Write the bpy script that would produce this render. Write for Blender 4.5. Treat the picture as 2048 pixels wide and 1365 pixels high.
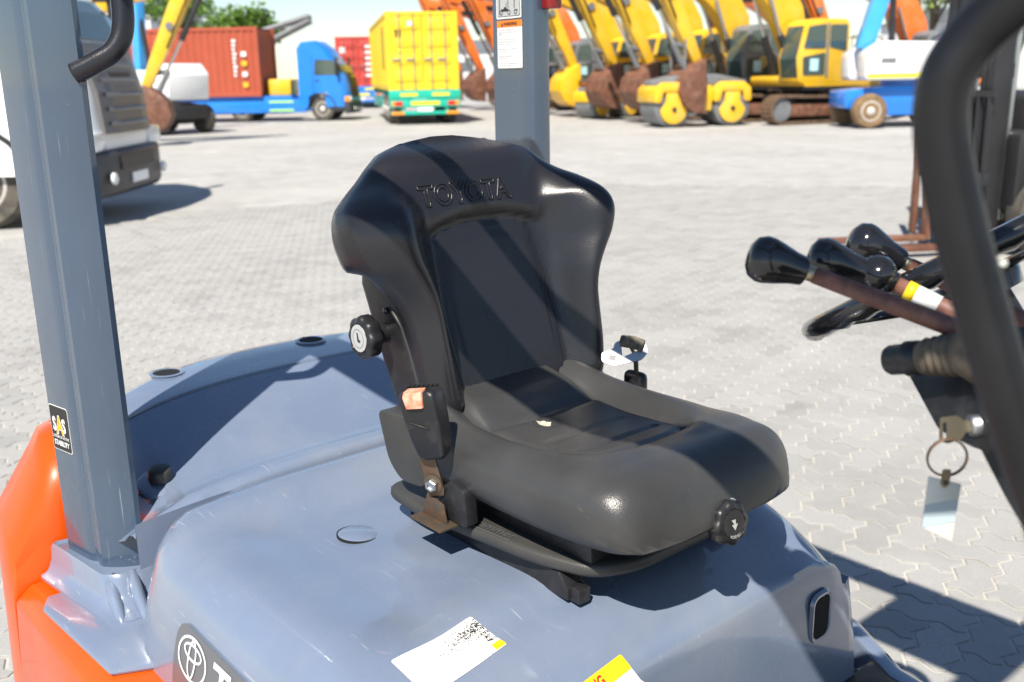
import bpy, bmesh, math, random
import numpy as np
from mathutils import Vector, Matrix

for o in list(bpy.data.objects):
    bpy.data.objects.remove(o, do_unlink=True)
S = bpy.context.scene
C = S.collection
PI = math.pi
R = math.radians

# ------------------------------------------------------------------ camera
YAW, PIT, ROL = R(40.6), R(14.9), R(-1.1)
hv = Vector((-math.cos(YAW), math.sin(YAW), 0)); rv = Vector((math.sin(YAW), math.cos(YAW), 0))
fw = hv*math.cos(PIT) + Vector((0, 0, -math.sin(PIT))); uv_ = rv.cross(fw)
r2 = rv*math.cos(ROL) + uv_*math.sin(ROL); u2 = uv_*math.cos(ROL) - rv*math.sin(ROL)
cd = bpy.data.cameras.new('camera'); cam = bpy.data.objects.new('camera', cd); C.objects.link(cam)
M = Matrix((r2, u2, -fw)).transposed().to_4x4(); M.translation = Vector((1.10, -1.09, 1.60))
cam.matrix_world = M
cd.sensor_width = 36; cd.lens = 36*2000/2048; cd.clip_start = .02; cd.clip_end = 3000
cd.dof.use_dof = True; cd.dof.focus_distance = 1.58; cd.dof.aperture_fstop = 5.0; cd.dof.aperture_blades = 9
S.camera = cam

# ------------------------------------------------------------------ sky and sun
SUN = Vector((.42, -.66, 1.0)).normalized()
W = bpy.data.worlds.new('World'); S.world = W; W.use_nodes = True
nt = W.node_tree; nt.nodes.clear()
sk = nt.nodes.new('ShaderNodeTexSky'); sk.sky_type = 'NISHITA'; sk.sun_disc = False
sk.sun_elevation = math.asin(SUN.z); sk.sun_rotation = math.atan2(SUN.x, SUN.y)
sk.air_density = 1.0; sk.dust_density = 0.0; sk.ozone_density = 1.6
bg = nt.nodes.new('ShaderNodeBackground'); bg.inputs[1].default_value = .080
wo = nt.nodes.new('ShaderNodeOutputWorld')
nt.links.new(sk.outputs[0], bg.inputs[0]); nt.links.new(bg.outputs[0], wo.inputs[0])
sl = bpy.data.lights.new('sun', 'SUN'); sl.energy = 5.0; sl.angle = R(.53); sl.color = (1, .93, .82)
so = bpy.data.objects.new('sun', sl); C.objects.link(so)
so.rotation_euler = SUN.to_track_quat('Z', 'Y').to_euler(); so.location = (3, -5, 9)
S.view_settings.view_transform = 'Standard'; S.view_settings.look = 'None'
S.view_settings.exposure = .74; S.view_settings.gamma = 1
S.render.engine = 'CYCLES'

# ------------------------------------------------------------------ helpers
class MB:
    """collects vertices and faces of one mesh"""
    def __init__(s): s.v = []; s.f = []
    def add(s, vs, fs):
        n = len(s.v); s.v += [tuple(p) for p in vs]; s.f += [tuple(i+n for i in f) for f in fs]; return s
    def box(s, a, b, rot=None, org=None):
        vs = [(x, y, z) for z in (a[2], b[2]) for y in (a[1], b[1]) for x in (a[0], b[0])]
        if rot is not None:
            o = Vector(org or (0, 0, 0)); vs = [rot @ (Vector(p)-o) + o for p in vs]
        return s.add(vs, [(0, 2, 3, 1), (4, 5, 7, 6), (0, 1, 5, 4), (2, 6, 7, 3), (0, 4, 6, 2), (1, 3, 7, 5)])
    def loft(s, loops, closed=True, cap0=True, cap1=True):
        n = len(loops[0]); vs = [p for l in loops for p in l]; fs = []
        for i in range(len(loops)-1):
            for j in range(n if closed else n-1):
                a = i*n+j; b = i*n+(j+1) % n; fs.append((a, b, b+n, a+n))
        if cap0: fs.append(tuple(range(n-1, -1, -1)))
        if cap1: fs.append(tuple(range((len(loops)-1)*n, len(loops)*n)))
        return s.add(vs, fs)
    def tube(s, path, rad, n=12, caps=True, flat=1.0):
        P = [Vector(p) for p in path]; L = []
        t0 = (P[1]-P[0]).normalized(); ref = Vector((0, 0, 1)) if abs(t0.z) < .9 else Vector((1, 0, 0))
        nrm = (ref - t0*ref.dot(t0)).normalized()
        for i, p in enumerate(P):
            t = (P[min(i+1, len(P)-1)]-P[max(i-1, 0)]).normalized()
            nrm = (nrm - t*nrm.dot(t)).normalized(); bn = t.cross(nrm)
            r = rad[i] if isinstance(rad, (list, tuple)) else rad
            L.append([p + (nrm*math.cos(a)*flat + bn*math.sin(a))*r for a in (2*PI*k/n for k in range(n))])
        return s.loft(L, True, caps, caps)
    def lathe(s, prof, o, ax, n=24, lobes=0, depth=0):
        """prof: (radius, height) along axis ax from o; optional lobed outline"""
        ax = Vector(ax).normalized(); ref = Vector((0, 0, 1)) if abs(ax.z) < .9 else Vector((1, 0, 0))
        e1 = (ref-ax*ref.dot(ax)).normalized(); e2 = ax.cross(e1); o = Vector(o); L = []
        for r, h in prof:
            l = []
            for k in range(n):
                a = 2*PI*k/n; rr = r*(1+depth*math.cos(a*lobes)) if lobes else r
                l.append(o+ax*h+(e1*math.cos(a)+e2*math.sin(a))*rr)
            L.append(l)
        return s.loft(L)
    def prism(s, poly, d, o=(0, 0, 0), ex=(1, 0, 0), ey=(0, 0, 1), ed=(0, 1, 0)):
        """extrude 2-D polygon along ed by d (tuple d0,d1)"""
        o, ex, ey, ed = map(Vector, (o, ex, ey, ed))
        lo = [o+ex*p[0]+ey*p[1]+ed*d[0] for p in poly]; hi = [o+ex*p[0]+ey*p[1]+ed*d[1] for p in poly]
        return s.loft([lo, hi])
    def build(s, name, mat, parent=None, smooth=False, bevel=0, seg=2, angle=None, flip=None):
        me = bpy.data.meshes.new(name); me.from_pydata(s.v, [], s.f); me.update()
        bm = bmesh.new(); bm.from_mesh(me)
        bmesh.ops.recalc_face_normals(bm, faces=bm.faces)
        if bevel:
            es = [e for e in bm.edges if len(e.link_faces) == 2 and e.calc_face_angle(0) > R(25)]
            bmesh.ops.bevel(bm, geom=es, offset=bevel, segments=seg, affect='EDGES', profile=.5, clamp_overlap=True)
        bm.to_mesh(me); bm.free()
        if smooth:
            me.shade_smooth()
            if angle: me.set_sharp_from_angle(angle=R(angle))
        elif bevel:
            me.shade_smooth(); me.set_sharp_from_angle(angle=R(32))
        o = bpy.data.objects.new(name, me); C.objects.link(o)
        if mat is not None: me.materials.append(mat)
        if parent is not None: o.parent = parent
        return o

def empty(name, label, cat, loc=(0, 0, 0), rz=0, group=None):
    o = bpy.data.objects.new(name, None); C.objects.link(o); o.location = loc; o.rotation_euler = (0, 0, rz)
    o['label'] = label; o['category'] = cat
    if group: o['group'] = group
    o.empty_display_size = .1
    return o
def part_empty(name, parent):
    o = bpy.data.objects.new(name, None); C.objects.link(o); o.parent = parent; o.empty_display_size = .05; return o
def tag(o, label, cat, group=None):
    o['label'] = label; o['category'] = cat
    if group: o['group'] = group
    return o

def sst(a, b, x):
    t = min(1, max(0, (x-a)/(b-a))) if a != b else (1. if x > a else 0.)
    return t*t*(3-2*t)
def interp(x, pts):
    xs = [p[0] for p in pts]
    if x <= xs[0]: return pts[0][1]
    for i in range(len(pts)-1):
        if x <= xs[i+1]:
            # monotone-ish cosine-free cubic (catmull)
            p0 = pts[max(i-1, 0)]; p1 = pts[i]; p2 = pts[i+1]; p3 = pts[min(i+2, len(pts)-1)]
            h = p2[0]-p1[0]; t = (x-p1[0])/h
            m1 = (p2[1]-p0[1])/max(1e-9, p2[0]-p0[0])*h; m2 = (p3[1]-p1[1])/max(1e-9, p3[0]-p1[0])*h
            return (2*t**3-3*t*t+1)*p1[1]+(t**3-2*t*t+t)*m1+(-2*t**3+3*t*t)*p2[1]+(t**3-t*t)*m2
    return pts[-1][1]
def rpoly(poly, r, n=4):
    """round the corners of a 2-D polygon"""
    out = []; N = len(poly)
    for i in range(N):
        p = Vector(poly[i]); a = Vector(poly[i-1]); b = Vector(poly[(i+1) % N])
        rr = r[i] if isinstance(r, (list, tuple)) else r
        da = (a-p); db = (b-p); rr = min(rr, da.length*.45, db.length*.45)
        if rr < 1e-5: out.append(tuple(p)); continue
        A = p+da.normalized()*rr; B = p+db.normalized()*rr
        for k in range(n+1):
            t = k/n; out.append(tuple(A*(1-t)**2+p*2*t*(1-t)+B*t*t))
    return out

# ------------------------------------------------------------------ materials
def mat(name, col, rough=.5, metal=0, coat=0, spec=.5, bump=0, bscale=200, var=0, vscale=8, wear=None, wscale=20, wth=.62, rvar=0, emis=None, dust=None, dscale=6, dth=.5, damt=.6, sand=0, coord='Object', trans=0, alpha=1, scr=None, scrm=.5):
    m = bpy.data.materials.new(name); m.use_nodes = True; n = m.node_tree.nodes; l = m.node_tree.links
    b = n['Principled BSDF']; b.inputs['Base Color'].default_value = (*col, 1); b.inputs['Roughness'].default_value = rough
    b.inputs['Metallic'].default_value = metal; b.inputs['Coat Weight'].default_value = coat; b.inputs['Coat Roughness'].default_value = .06
    b.inputs['Specular IOR Level'].default_value = spec; b.inputs['Transmission Weight'].default_value = trans; b.inputs['Alpha'].default_value = alpha
    tc = n.new('ShaderNodeTexCoord').outputs[coord]
    def noise(sc, det=4, rgh=.55, dist=0):
        t = n.new('ShaderNodeTexNoise'); t.inputs['Scale'].default_value = sc; t.inputs['Detail'].default_value = det
        t.inputs['Roughness'].default_value = rgh; t.inputs['Distortion'].default_value = dist; l.new(tc, t.inputs['Vector']); return t.outputs['Fac']
    def ramp(f, a, c):
        t = n.new('ShaderNodeMapRange'); t.inputs[1].default_value = a; t.inputs[2].default_value = c; l.new(f, t.inputs[0]); return t.outputs[0]
    def mix(f, A, B):
        t = n.new('ShaderNodeMix'); t.data_type = 'RGBA'
        if f is not None: l.new(f, t.inputs[0])
        for s_, v in ((6, A), (7, B)):
            if hasattr(v, 'is_linked'): l.new(v, t.inputs[s_])
            else: t.inputs[s_].default_value = (*v, 1)
        return t.outputs[2]
    cur = col
    if var:
        cur = mix(ramp(noise(vscale), .3, .7), tuple(c*(1-var) for c in col), tuple(min(1, c*(1+var)) for c in col))
    if dust:
        f = ramp(noise(dscale, 6, .62, .4), dth-.12, dth+.22)
        k = n.new('ShaderNodeMath'); k.operation = 'MULTIPLY'; k.inputs[1].default_value = damt; l.new(f, k.inputs[0])
        cur = mix(k.outputs[0], cur, dust)
    if wear:
        cur = mix(ramp(noise(wscale, 8, .7), wth, wth+.05), cur, wear)
    if scr:
        for rot_, sc_ in ((.35, (7, 420, 60)), (1.2, (5, 300, 60)), (2.3, (9, 500, 60))):
            mpn = n.new('ShaderNodeMapping'); mpn.inputs['Rotation'].default_value = (0, rot_*.0+(0 if scr[1] == 'z' else 0), rot_ if scr[1] == 'xy' else 0); mpn.inputs['Scale'].default_value = sc_ if scr[1] == 'xy' else (sc_[1]*.6, sc_[1]*.6, sc_[0]*.8)
            l.new(tc, mpn.inputs['Vector'])
            t = n.new('ShaderNodeTexNoise'); t.inputs['Scale'].default_value = 1; t.inputs['Detail'].default_value = 2; l.new(mpn.outputs[0], t.inputs['Vector'])
            m2 = n.new('ShaderNodeMath'); m2.operation = 'MULTIPLY'; l.new(ramp(t.outputs['Fac'], .70, .78), m2.inputs[0]); l.new(ramp(noise(5+rot_*3, 3), .50, .66), m2.inputs[1])
            m3 = n.new('ShaderNodeMath'); m3.operation = 'MULTIPLY'; m3.inputs[1].default_value = scrm; l.new(m2.outputs[0], m3.inputs[0])
            cur = mix(m3.outputs[0], cur, scr[0])
    if cur is not col: l.new(cur, b.inputs['Base Color'])
    if rvar:
        t = n.new('ShaderNodeMapRange'); t.inputs[3].default_value = max(.02, rough-rvar); t.inputs[4].default_value = rough+rvar
        l.new(noise(14, 5), t.inputs[0]); l.new(t.outputs[0], b.inputs['Roughness'])
    if bump:
        bn = n.new('ShaderNodeBump'); bn.inputs['Strength'].default_value = bump; bn.inputs['Distance'].default_value = .002
        if sand == 2:
            v = n.new('ShaderNodeTexVoronoi'); v.inputs['Scale'].default_value = bscale; l.new(tc, v.inputs['Vector']); l.new(v.outputs['Distance'], bn.inputs['Height'])
        else: l.new(noise(bscale, 5), bn.inputs['Height'])
        l.new(bn.outputs[0], b.inputs['Normal'])
    if emis: b.inputs['Emission Color'].default_value = (*emis[0], 1); b.inputs['Emission Strength'].default_value = emis[1]
    return m
# ------------------------------------------------------------------ foreground materials
m_grey = mat('grey_blue_paint', (.155, .195, .278), .26, coat=1.0, bump=.05, bscale=90, var=.06, vscale=5, wear=(.55, .54, .50), wscale=42, wth=.735, rvar=.12, dust=(.33, .33, .31), dscale=3.5, dth=.56, damt=.30, scr=((.50, .51, .52), 'xy'), scrm=.8)
m_pillar = mat('pillar_paint', (.045, .072, .115), .28, coat=1.0, bump=.05, bscale=60, var=.08, vscale=4, wear=(.5, .46, .42), wscale=45, wth=.70, rvar=.10, scr=((.38, .40, .42), 'z'), scrm=.7)
m_orange = mat('orange_paint', (.62, .074, .0015), .34, coat=.3, spec=.3, bump=.04, bscale=30, var=.06, vscale=3, rvar=.06)
m_leather = mat('black_vinyl', (.0150, .0148, .0180), .28, spec=.5, bump=.12, bscale=560, sand=2, wear=(.25, .24, .22), wscale=120, wth=.76, rvar=.07)
m_leather2 = mat('worn_black_vinyl', (.042, .042, .0425), .35, spec=.5, bump=.15, bscale=520, sand=2, var=.28, vscale=5, wear=(.20, .195, .185), wscale=150, wth=.735, rvar=.06, scr=((.16, .155, .15), 'xy'), scrm=.5)
m_plast = mat('black_plastic', (.014, .014, .016), .38, bump=.15, bscale=700, dust=(.09, .085, .078), dscale=40, dth=.64, damt=.35)
m_gloss = mat('gloss_black', (.012, .012, .014), .14, coat=.4)
m_dplast = mat('dusty_plastic', (.040, .039, .037), .48, bump=.25, bscale=420, var=.25, vscale=9, wear=(.16, .15, .135), wscale=160, wth=.72)
m_emb = mat('moulded_letter', (.075, .075, .075), .5)
m_blackmetal = mat('black_painted_steel', (.009, .009, .0105), .40, coat=.0, spec=.4, var=.3, vscale=20, wear=(.3, .28, .25), wscale=30, wth=.74, rvar=.1)
m_dark = mat('gap_shade', (.004, .004, .005), .9)  # near-black colour standing in for shade inside gaps, slots and holes
m_rubber = mat('rubber_mat', (.016, .016, .018), .6, dust=(.13, .10, .06), dscale=5, dth=.55, damt=.75, bump=.2, bscale=300)
m_rust = mat('rusty_rod', (.16, .072, .055), .55, var=.5, vscale=60, bump=.2, bscale=300, dust=(.28, .13, .06), dscale=20, dth=.58, damt=.7)
m_ruststeel = mat('rusty_bracket', (.10, .085, .065), .5, metal=.6, dust=(.22, .10, .045), dscale=70, dth=.52, damt=.8)
m_steel = mat('zinc_steel', (.50, .51, .52), .42, metal=1, rvar=.1)
m_brass = mat('old_brass', (.42, .36, .25), .35, metal=.9, rvar=.1)
m_redbtn = mat('faded_red_plastic', (.80, .19, .10), .5, dust=(.85, .55, .42), dscale=60, dth=.5, damt=.7)
m_white = mat('white_print', (.8, .8, .8), .45)
m_sticker = mat('white_sticker', (.80, .80, .78), .4, coat=.2, var=.04, vscale=40)
m_black = mat('black_print', (.015, .015, .015), .45)
m_yellowp = mat('yellow_print', (.85, .58, .01), .45)
m_redp = mat('red_print', (.6, .02, .02), .45)
m_orangep = mat('orange_print', (.9, .22, .015), .45)
m_greyp = mat('grey_print', (.3, .3, .31), .5)
m_decal = mat('charcoal_decal', (.10, .11, .125), .3, coat=.5)
m_amber = mat('amber_print', (.85, .40, .01), .45)
m_tag = mat('key_tag', (.72, .73, .66), .35, var=.05, vscale=30, wear=(.35, .08, .03), wscale=160, wth=.72)
m_tagshade = mat('tag_shade', (.45, .55, .60), .4, wear=(.45, .06, .03), wscale=120, wth=.70)  # tag colour darkened and blued to paint a shadow, with red specks
m_disc = mat('grey_disc', (.42, .43, .43), .5)
m_webbing = mat('frayed_webbing', (.06, .055, .048), .85, bump=.6, bscale=500, dust=(.42, .36, .26), dscale=60, dth=.5, damt=.7)
m_boot = mat('dusty_rubber_boot', (.14, .11, .075), .7, dust=(.05, .045, .04), dscale=40, dth=.5, damt=.9)
m_foam = mat('torn_foam', (.5, .46, .36), .9, bump=.6, bscale=400, var=.3, vscale=120)

# ------------------------------------------------------------------ text tools
_tx = {}
def text_mesh(s, size=1., bold=0., ext=0., align='LEFT', shear=0, spacing=1.):
    cu = bpy.data.curves.new('t', 'FONT'); cu.body = s; cu.size = size; cu.offset = bold; cu.extrude = ext
    cu.align_x = align; cu.shear = shear; cu.space_character = spacing; cu.resolution_u = 3
    o = bpy.data.objects.new('t', cu); C.objects.link(o)
    bpy.context.view_layer.update()
    me = bpy.data.meshes.new_from_object(o.evaluated_get(bpy.context.evaluated_depsgraph_get()))
    v = [tuple(p.co) for p in me.vertices]; f = [tuple(p.vertices) for p in me.polygons]
    bpy.data.objects.remove(o); bpy.data.curves.remove(cu); bpy.data.meshes.remove(me)
    return v, f
def outlines(v, f):
    from collections import defaultdict
    cnt = defaultdict(int); dirn = {}
    for q in f:
        for i in range(len(q)):
            a, b = q[i], q[(i+1) % len(q)]; cnt[frozenset((a, b))] += 1; dirn[frozenset((a, b))] = (a, b)
    nx = {}
    for k, c in cnt.items():
        if c == 1: a, b = dirn[k]; nx[a] = b
    loops = []
    while nx:
        a = next(iter(nx)); L = [a]; b = nx.pop(a)
        while b in nx and b != a: L.append(b); b = nx.pop(b)
        loops.append([v[i] for i in L])
    return loops
def decal(name, v, f, mp, m, parent, sub=0):
    """map flat 2-D mesh v,f onto a surface with mp(x,y)->point"""
    me = bpy.data.meshes.new(name); me.from_pydata([(p[0], p[1], 0) for p in v], [], f); me.update()
    bm = bmesh.new(); bm.from_mesh(me)
    bmesh.ops.remove_doubles(bm, verts=bm.verts, dist=1e-6)
    if sub:
        bmesh.ops.triangulate(bm, faces=bm.faces)
        for _ in range(6):
            es = [e for e in bm.edges if e.calc_length() > sub]
            if not es: break
            bmesh.ops.subdivide_edges(bm, edges=es, cuts=1, use_grid_fill=False)
            bmesh.ops.triangulate(bm, faces=bm.faces)
    for w in bm.verts: w.co = mp(w.co.x, w.co.y)
    bm.to_mesh(me); bm.free(); me.shade_smooth()
    o = bpy.data.objects.new(name, me); C.objects.link(o); me.materials.append(m); o.parent = parent
    return o
def rect2(x0, y0, x1, y1, r=0):
    p = [(x0, y0), (x1, y0), (x1, y1), (x0, y1)]
    return rpoly(p, r, 4) if r else p
def flat_map(o, ex, ey, off=.0006):
    o = Vector(o); ex = Vector(ex).normalized(); ey = Vector(ey).normalized(); n = ex.cross(ey)*off
    return lambda x, y: o+ex*x+ey*y+n
def poly_decal(name, poly, mp, m, parent, sub=0):
    return decal(name, [(*p, 0) for p in poly], [tuple(range(len(poly)))], mp, m, parent, sub)
def ring2(cx, cy, a, b, w, n=40):
    v = []; f = []
    for k in range(n):
        t = 2*PI*k/n
        v += [(cx+a*math.cos(t), cy+b*math.sin(t), 0), (cx+(a-w)*math.cos(t), cy+(b-w)*math.sin(t), 0)]
    for k in range(n):
        q = 2*k; p = 2*((k+1) % n); f.append((q, p, p+1, q+1))
    return v, f
def scatter_specks(rng, n, bx, by, s0, s1, dens):
    v = []; f = []
    for _ in range(n):
        x = rng.uniform(*bx); y = rng.uniform(*by)
        if rng.random() > dens(x, y): continue
        k = rng.randint(4, 6); r = rng.uniform(s0, s1); a0 = rng.uniform(0, 6); b = len(v)
        for j in range(k):
            a = a0+2*PI*j/k; rr = r*rng.uniform(.5, 1.3); v.append((x+rr*math.cos(a)*1.5, y+rr*math.sin(a), 0))
        f.append(tuple(range(b, b+k)))
    return v, f

# ------------------------------------------------------------------ the forklift
FL = empty('forklift', 'grey and orange forklift with black driver seat in the foreground', 'forklift', (0, 0, 0))

# ---- hood: lofted shell along x
HC = -.062               # centre line of the truck
def hood_zt(x):          # centre line height of the top
    return interp(x, [(-.60, .896), (-.30, .895), (-.05, .894), (.08, .889), (.16, .866), (.24, .822), (.29, .786)])
def hood_hw(x):          # half width in plan, rounded rear corner
    if x < -.36:
        t = (-.36-x)/.15; return .515-.13*(1-math.sqrt(max(0, 1-min(1, t)**2)))
    return .515
def hood_z(x, y):
    z = hood_zt(x)
    yy = abs(y-HC)
    z -= .030*(yy/.46)**4*.6
    # sunken tray round the seat
    tray = sst(.450, .300, yy)*sst(-.45, -.32, x)*sst(.32, -.05, x)
    z -= .030*tray
    # rear edge rises a little towards the seam
    z += .004*sst(-.34, -.45, x)*(1-tray)
    # shallow swell in front of the tray's far corner and a soft step ahead of the seat
    z -= .006*math.exp(-((x-.14)/.03)**2)*sst(.4, .3, yy)
    return z
HX = [-.505, -.5, -.49, -.475, -.46]+[-.44+.0175*i for i in range(42)]
HX = [x for x in HX if x < .276]
def hood_section(x, zcap=None):
    hw = hood_hw(x); L = []
    wall = [(-hw-.055, .42), (-hw-.045, .62), (-hw-.03, .74), (-hw-.018, .79)]
    zt_e = hood_z(x, hw-.05+HC)
    fold = [(-hw-.006, zt_e-.055), (-hw+.006, zt_e-.030), (-hw+.024, zt_e-.012), (-hw+.05, zt_e)]
    n = 66; ys = [-hw+.05+(2*hw-.1)*i/n for i in range(n+1)]
    pts = [(a, min(b, zt_e-.06-.02*(3-i))) if i == 3 else (a, b) for i, (a, b) in enumerate(wall)]+fold+[(y, hood_z(x, y+HC)) for y in ys[1:-1]]
    pts += [(-a, b) for a, b in reversed(fold)]+[(-a, b) for a, b in reversed([(a, min(b, zt_e-.06-.02*(3-i))) if i == 3 else (a, b) for i, (a, b) in enumerate(wall)])]
    if zcap is not None: pts = [(a, min(b, zcap)) for a, b in pts]
    return [(x, a*(.815 if a > 0 else 1)+HC, b) for a, b in pts]
mb = MB()
L = []
x = -.505; base = hood_section(-.5)
L.append([(-.506, a*.985, min(b, .42)+(0 if b < .5 else 0)) for _, a, b in base])
L.append([(-.506, a*.985, min(b, hood_z(-.5, a)-.034)) for _, a, b in base])
for x in HX[1:]:
    q = sst(-.470, -.503, x); L.append([(p[0], p[1], p[2]-.026*q*q*(1 if p[2] > .8 else 0)) for p in hood_section(x)])
last = L[-1]
xf = last[0][0]; ztop = max(p[2] for p in last)
for dx, dz in ((.008, .008), (.013, .020), (.016, .036), (.022, .10), (.028, .18), (.034, .26), (.040, .34)):
    L.append([(xf+dx, a, min(b, ztop-dz)) for _, a, b in last])
mb.loft(L, closed=False, cap0=False, cap1=False)
hood = mb.build('hood', m_grey, FL, smooth=True, angle=45)
def hood_map(ox, oy, ang, off=.0012):
    c, s = math.cos(ang), math.sin(ang)
    def mp(u, v):
        x = ox+c*u-s*v; y = oy+s*u+c*v
        e = .004; n = Vector((-(hood_z(x+e, y)-hood_z(x-e, y))/(2*e), -(hood_z(x, y+e)-hood_z(x, y-e))/(2*e), 1)).normalized()
        return Vector((x, y, hood_z(x, y)))+n*off
    return mp
# round plug in the tray
px_, py_ = -.235, -.292
mb = MB(); mb.lathe([(.034, -.004), (.034, .001), (.030, .0035), (.0005, .0045)], (px_, py_, hood_z(px_, py_)), (0, .08, 1), 32)
mb.build('hood_plug', m_grey, hood, smooth=True, angle=40)
mb = MB(); mb.lathe([(.0362, -.003), (.0362, .0006), (.0345, .0008), (.0345, -.003)], (px_, py_, hood_z(px_, py_)+.0006), (0, .08, 1), 32)
mb.build('plug_rim', m_dark, hood)
# slot handle in the front face
zc, yc, xw = .705, .284, .2795
def slot(w, h, r): return rpoly([(-w, -h), (w, -h), (w, h), (-w, h)], r, 5)
mb = MB()
A = [(xw+.003, yc+p[0], zc+p[1]) for p in slot(.030, .047, .022)]; B = [(xw+.009, yc+p[0], zc+p[1]) for p in slot(.027, .044, .02)]
Cc = [(xw+.008, yc+p[0], zc+p[1]) for p in slot(.023, .039, .017)]; D = [(xw-.03, yc+p[0], zc+p[1]) for p in slot(.021, .036, .016)]
mb.loft([A, B, Cc, D], cap0=False, cap1=True); mb.build('handle_slot', m_grey, hood, smooth=True, angle=50)
mb = MB(); mb.prism(slot(.0215, .0375, .016), (0, .002), (xw-.004+.0095, yc, zc), (0, 1, 0), (0, 0, 1), (1, 0, 0)); mb.build('slot_shade_plate', m_dark, hood)  # flush near-black plate, painted shade in place of slot depth

# ---- counterweight: grey top cover
CWP = [(-.517, .80), (-.517, .884), (-.521, .894), (-.535, .900), (-.555, .900), (-.580, .890), (-.62, .889), (-.70, .902), (-.80, .928), (-.88, .949), (-.918, .959), (-.921, .954), (-.926, .954), (-.929, .963), (-.96, .965), (-1.02, .966), (-1.085, .970), (-1.115, .966), (-1.135, .95), (-1.15, .92), (-1.16, .86), (-1.165, .70), (-1.165, .5)]
def cw_pt(i, y):
    x, z = CWP[i]; k = (abs(y)/.56)
    f = (x+.512)/(-.653)
    bow = .30*k**2.2*max(0, f)**2.2           # rear edge is bowed in plan
    x = x+bow
    dz = -.05*k**4 - .10*max(0, k-.80)/.2*max(0, min(1, f*2.2))
    if i <= 1: dz *= .3
    return (x, y, z+dz)
ys = [-.56+1.12*i/60 for i in range(61)]
mb = MB(); mb.loft([[cw_pt(i, y) for y in ys] for i in range(len(CWP))], closed=False, cap0=False, cap1=False)
cwt = mb.build('counterweight', m_grey, FL, smooth=True, angle=50)
for (hx, hy) in ((-1.045, -.275), (-1.06, .10)):
    z = .968-.05*(abs(hy)/.56)**4
    mb = MB(); mb.lathe([(.036, -.03), (.036, .0), (.039, .003), (.031, .004), (.028, -.004), (.027, -.03)], (hx, hy, z), (0, 0, 1), 28)
    mb.build('lifting_hole_collar', m_grey, cwt, smooth=True, angle=45)
    mb = MB(); mb.lathe([(.0275, -.012), (.0275, -.010)], (hx, hy, z+.013), (0, 0, 1), 24); mb.build('hole_shade_disc', m_dark, cwt)  # flat dark disc stands in for the shade down the hole
# fuel filler style rubber buffer near the pillar
bx_, by_ = -.668, -.452
zb = .876
mb = MB(); mb.lathe([(.047, -.01), (.045, -.001), (.040, .0015), (.0005, .0015)], (bx_, by_, zb-.002), (.24, -.18, 1), 28); mb.build('buffer_seat', m_grey, cwt, smooth=True, angle=40)
mb = MB(); mb.lathe([(.021, 0), (.023, .004), (.022, .019), (.020, .023), (.012, .0255), (.0005, .026)], (bx_, by_, zb), (.12, -.1, 1), 24)
mb.build('rubber_buffer', m_dplast, cwt, smooth=True, angle=50)

# ---- orange flank beside and under the pillar
prof = [(-.42, .60), (-.545, .665), (-.575, .69), (-.60, .70)]
mb = MB()
def flank(x, top, ytop, yout, zsh):
    return [(x, -.40, top-.02), (x, ytop+.02, top), (x, ytop-.012, top-.010), (x, ytop-.030, top-.04), (x, yout+.012, zsh+.02), (x, yout, zsh-.03), (x, yout-.012, .40), (x, -.40, .40)]
secs = [flank(-1.17, .82, -.44, -.58, .68), flank(-1.10, .895, -.50, -.62, .74), flank(-1.0, .935, -.56, -.675, .77), flank(-.93, .935, -.575, -.69, .765), flank(-.86, .905, -.585, -.70, .74), flank(-.825, .872, -.59, -.702, .72), flank(-.81, .81, -.595, -.703, .70), flank(-.803, .72, -.60, -.704, .69), flank(-.80, .68, -.605, -.705, .665)]
mb.loft(secs); mb.build('side_cover', m_orange, FL, smooth=True, angle=50)
mb = MB()
secs = [[(x, -.47, .690), (x, yo+.03, .690), (x, yo, .665), (x, yo-.018, .40), (x, -.47, .40)] for x, yo in ((-.795, -.704), (-.5, -.700), (-.3, -.70), (-.1, -.70), (.2, -.70), (.3, -.70))]
mb.loft(secs); mb.build('side_sill', m_orange, FL, bevel=.008)

# ---- rear pillars of the overhead guard
def pillar_sec(sg):
    P = [(-.760, -.606), (-.690, -.594), (-.678, -.590), (-.670, -.5845), (-.662, -.5835), (-.652, -.586), (-.641, -.584), (-.632, -.577), (-.624, -.568), (-.616, -.560), (-.606, -.543), (-.600, -.530), (-.603, -.520), (-.615, -.517), (-.70, -.520), (-.77, -.535)]
    return P
RP = pillar_sec(1)
mb = MB(); mb.loft([[(x-.02*(z-.7)/1.3*0, y, z) for x, y in RP] for z in (.66, 1.0, 1.4, 1.8, 2.06)])
rp = mb.build('rear_pillar', m_pillar, FL, smooth=True, angle=24)
LPs = [(-.745, .452), (-.65, .447), (-.63, .443), (-.612, .444), (-.603, .449), (-.600, .458), (-.600, .485), (-.604, .496), (-.62, .502), (-.74, .505)]
mb = MB(); mb.loft([[(x, y, z) for x, y in LPs] for z in (.66, 1.2, 1.6, 2.06)])
lp = mb.build('rear_pillar', m_pillar, FL, smooth=True, angle=24)
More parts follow.
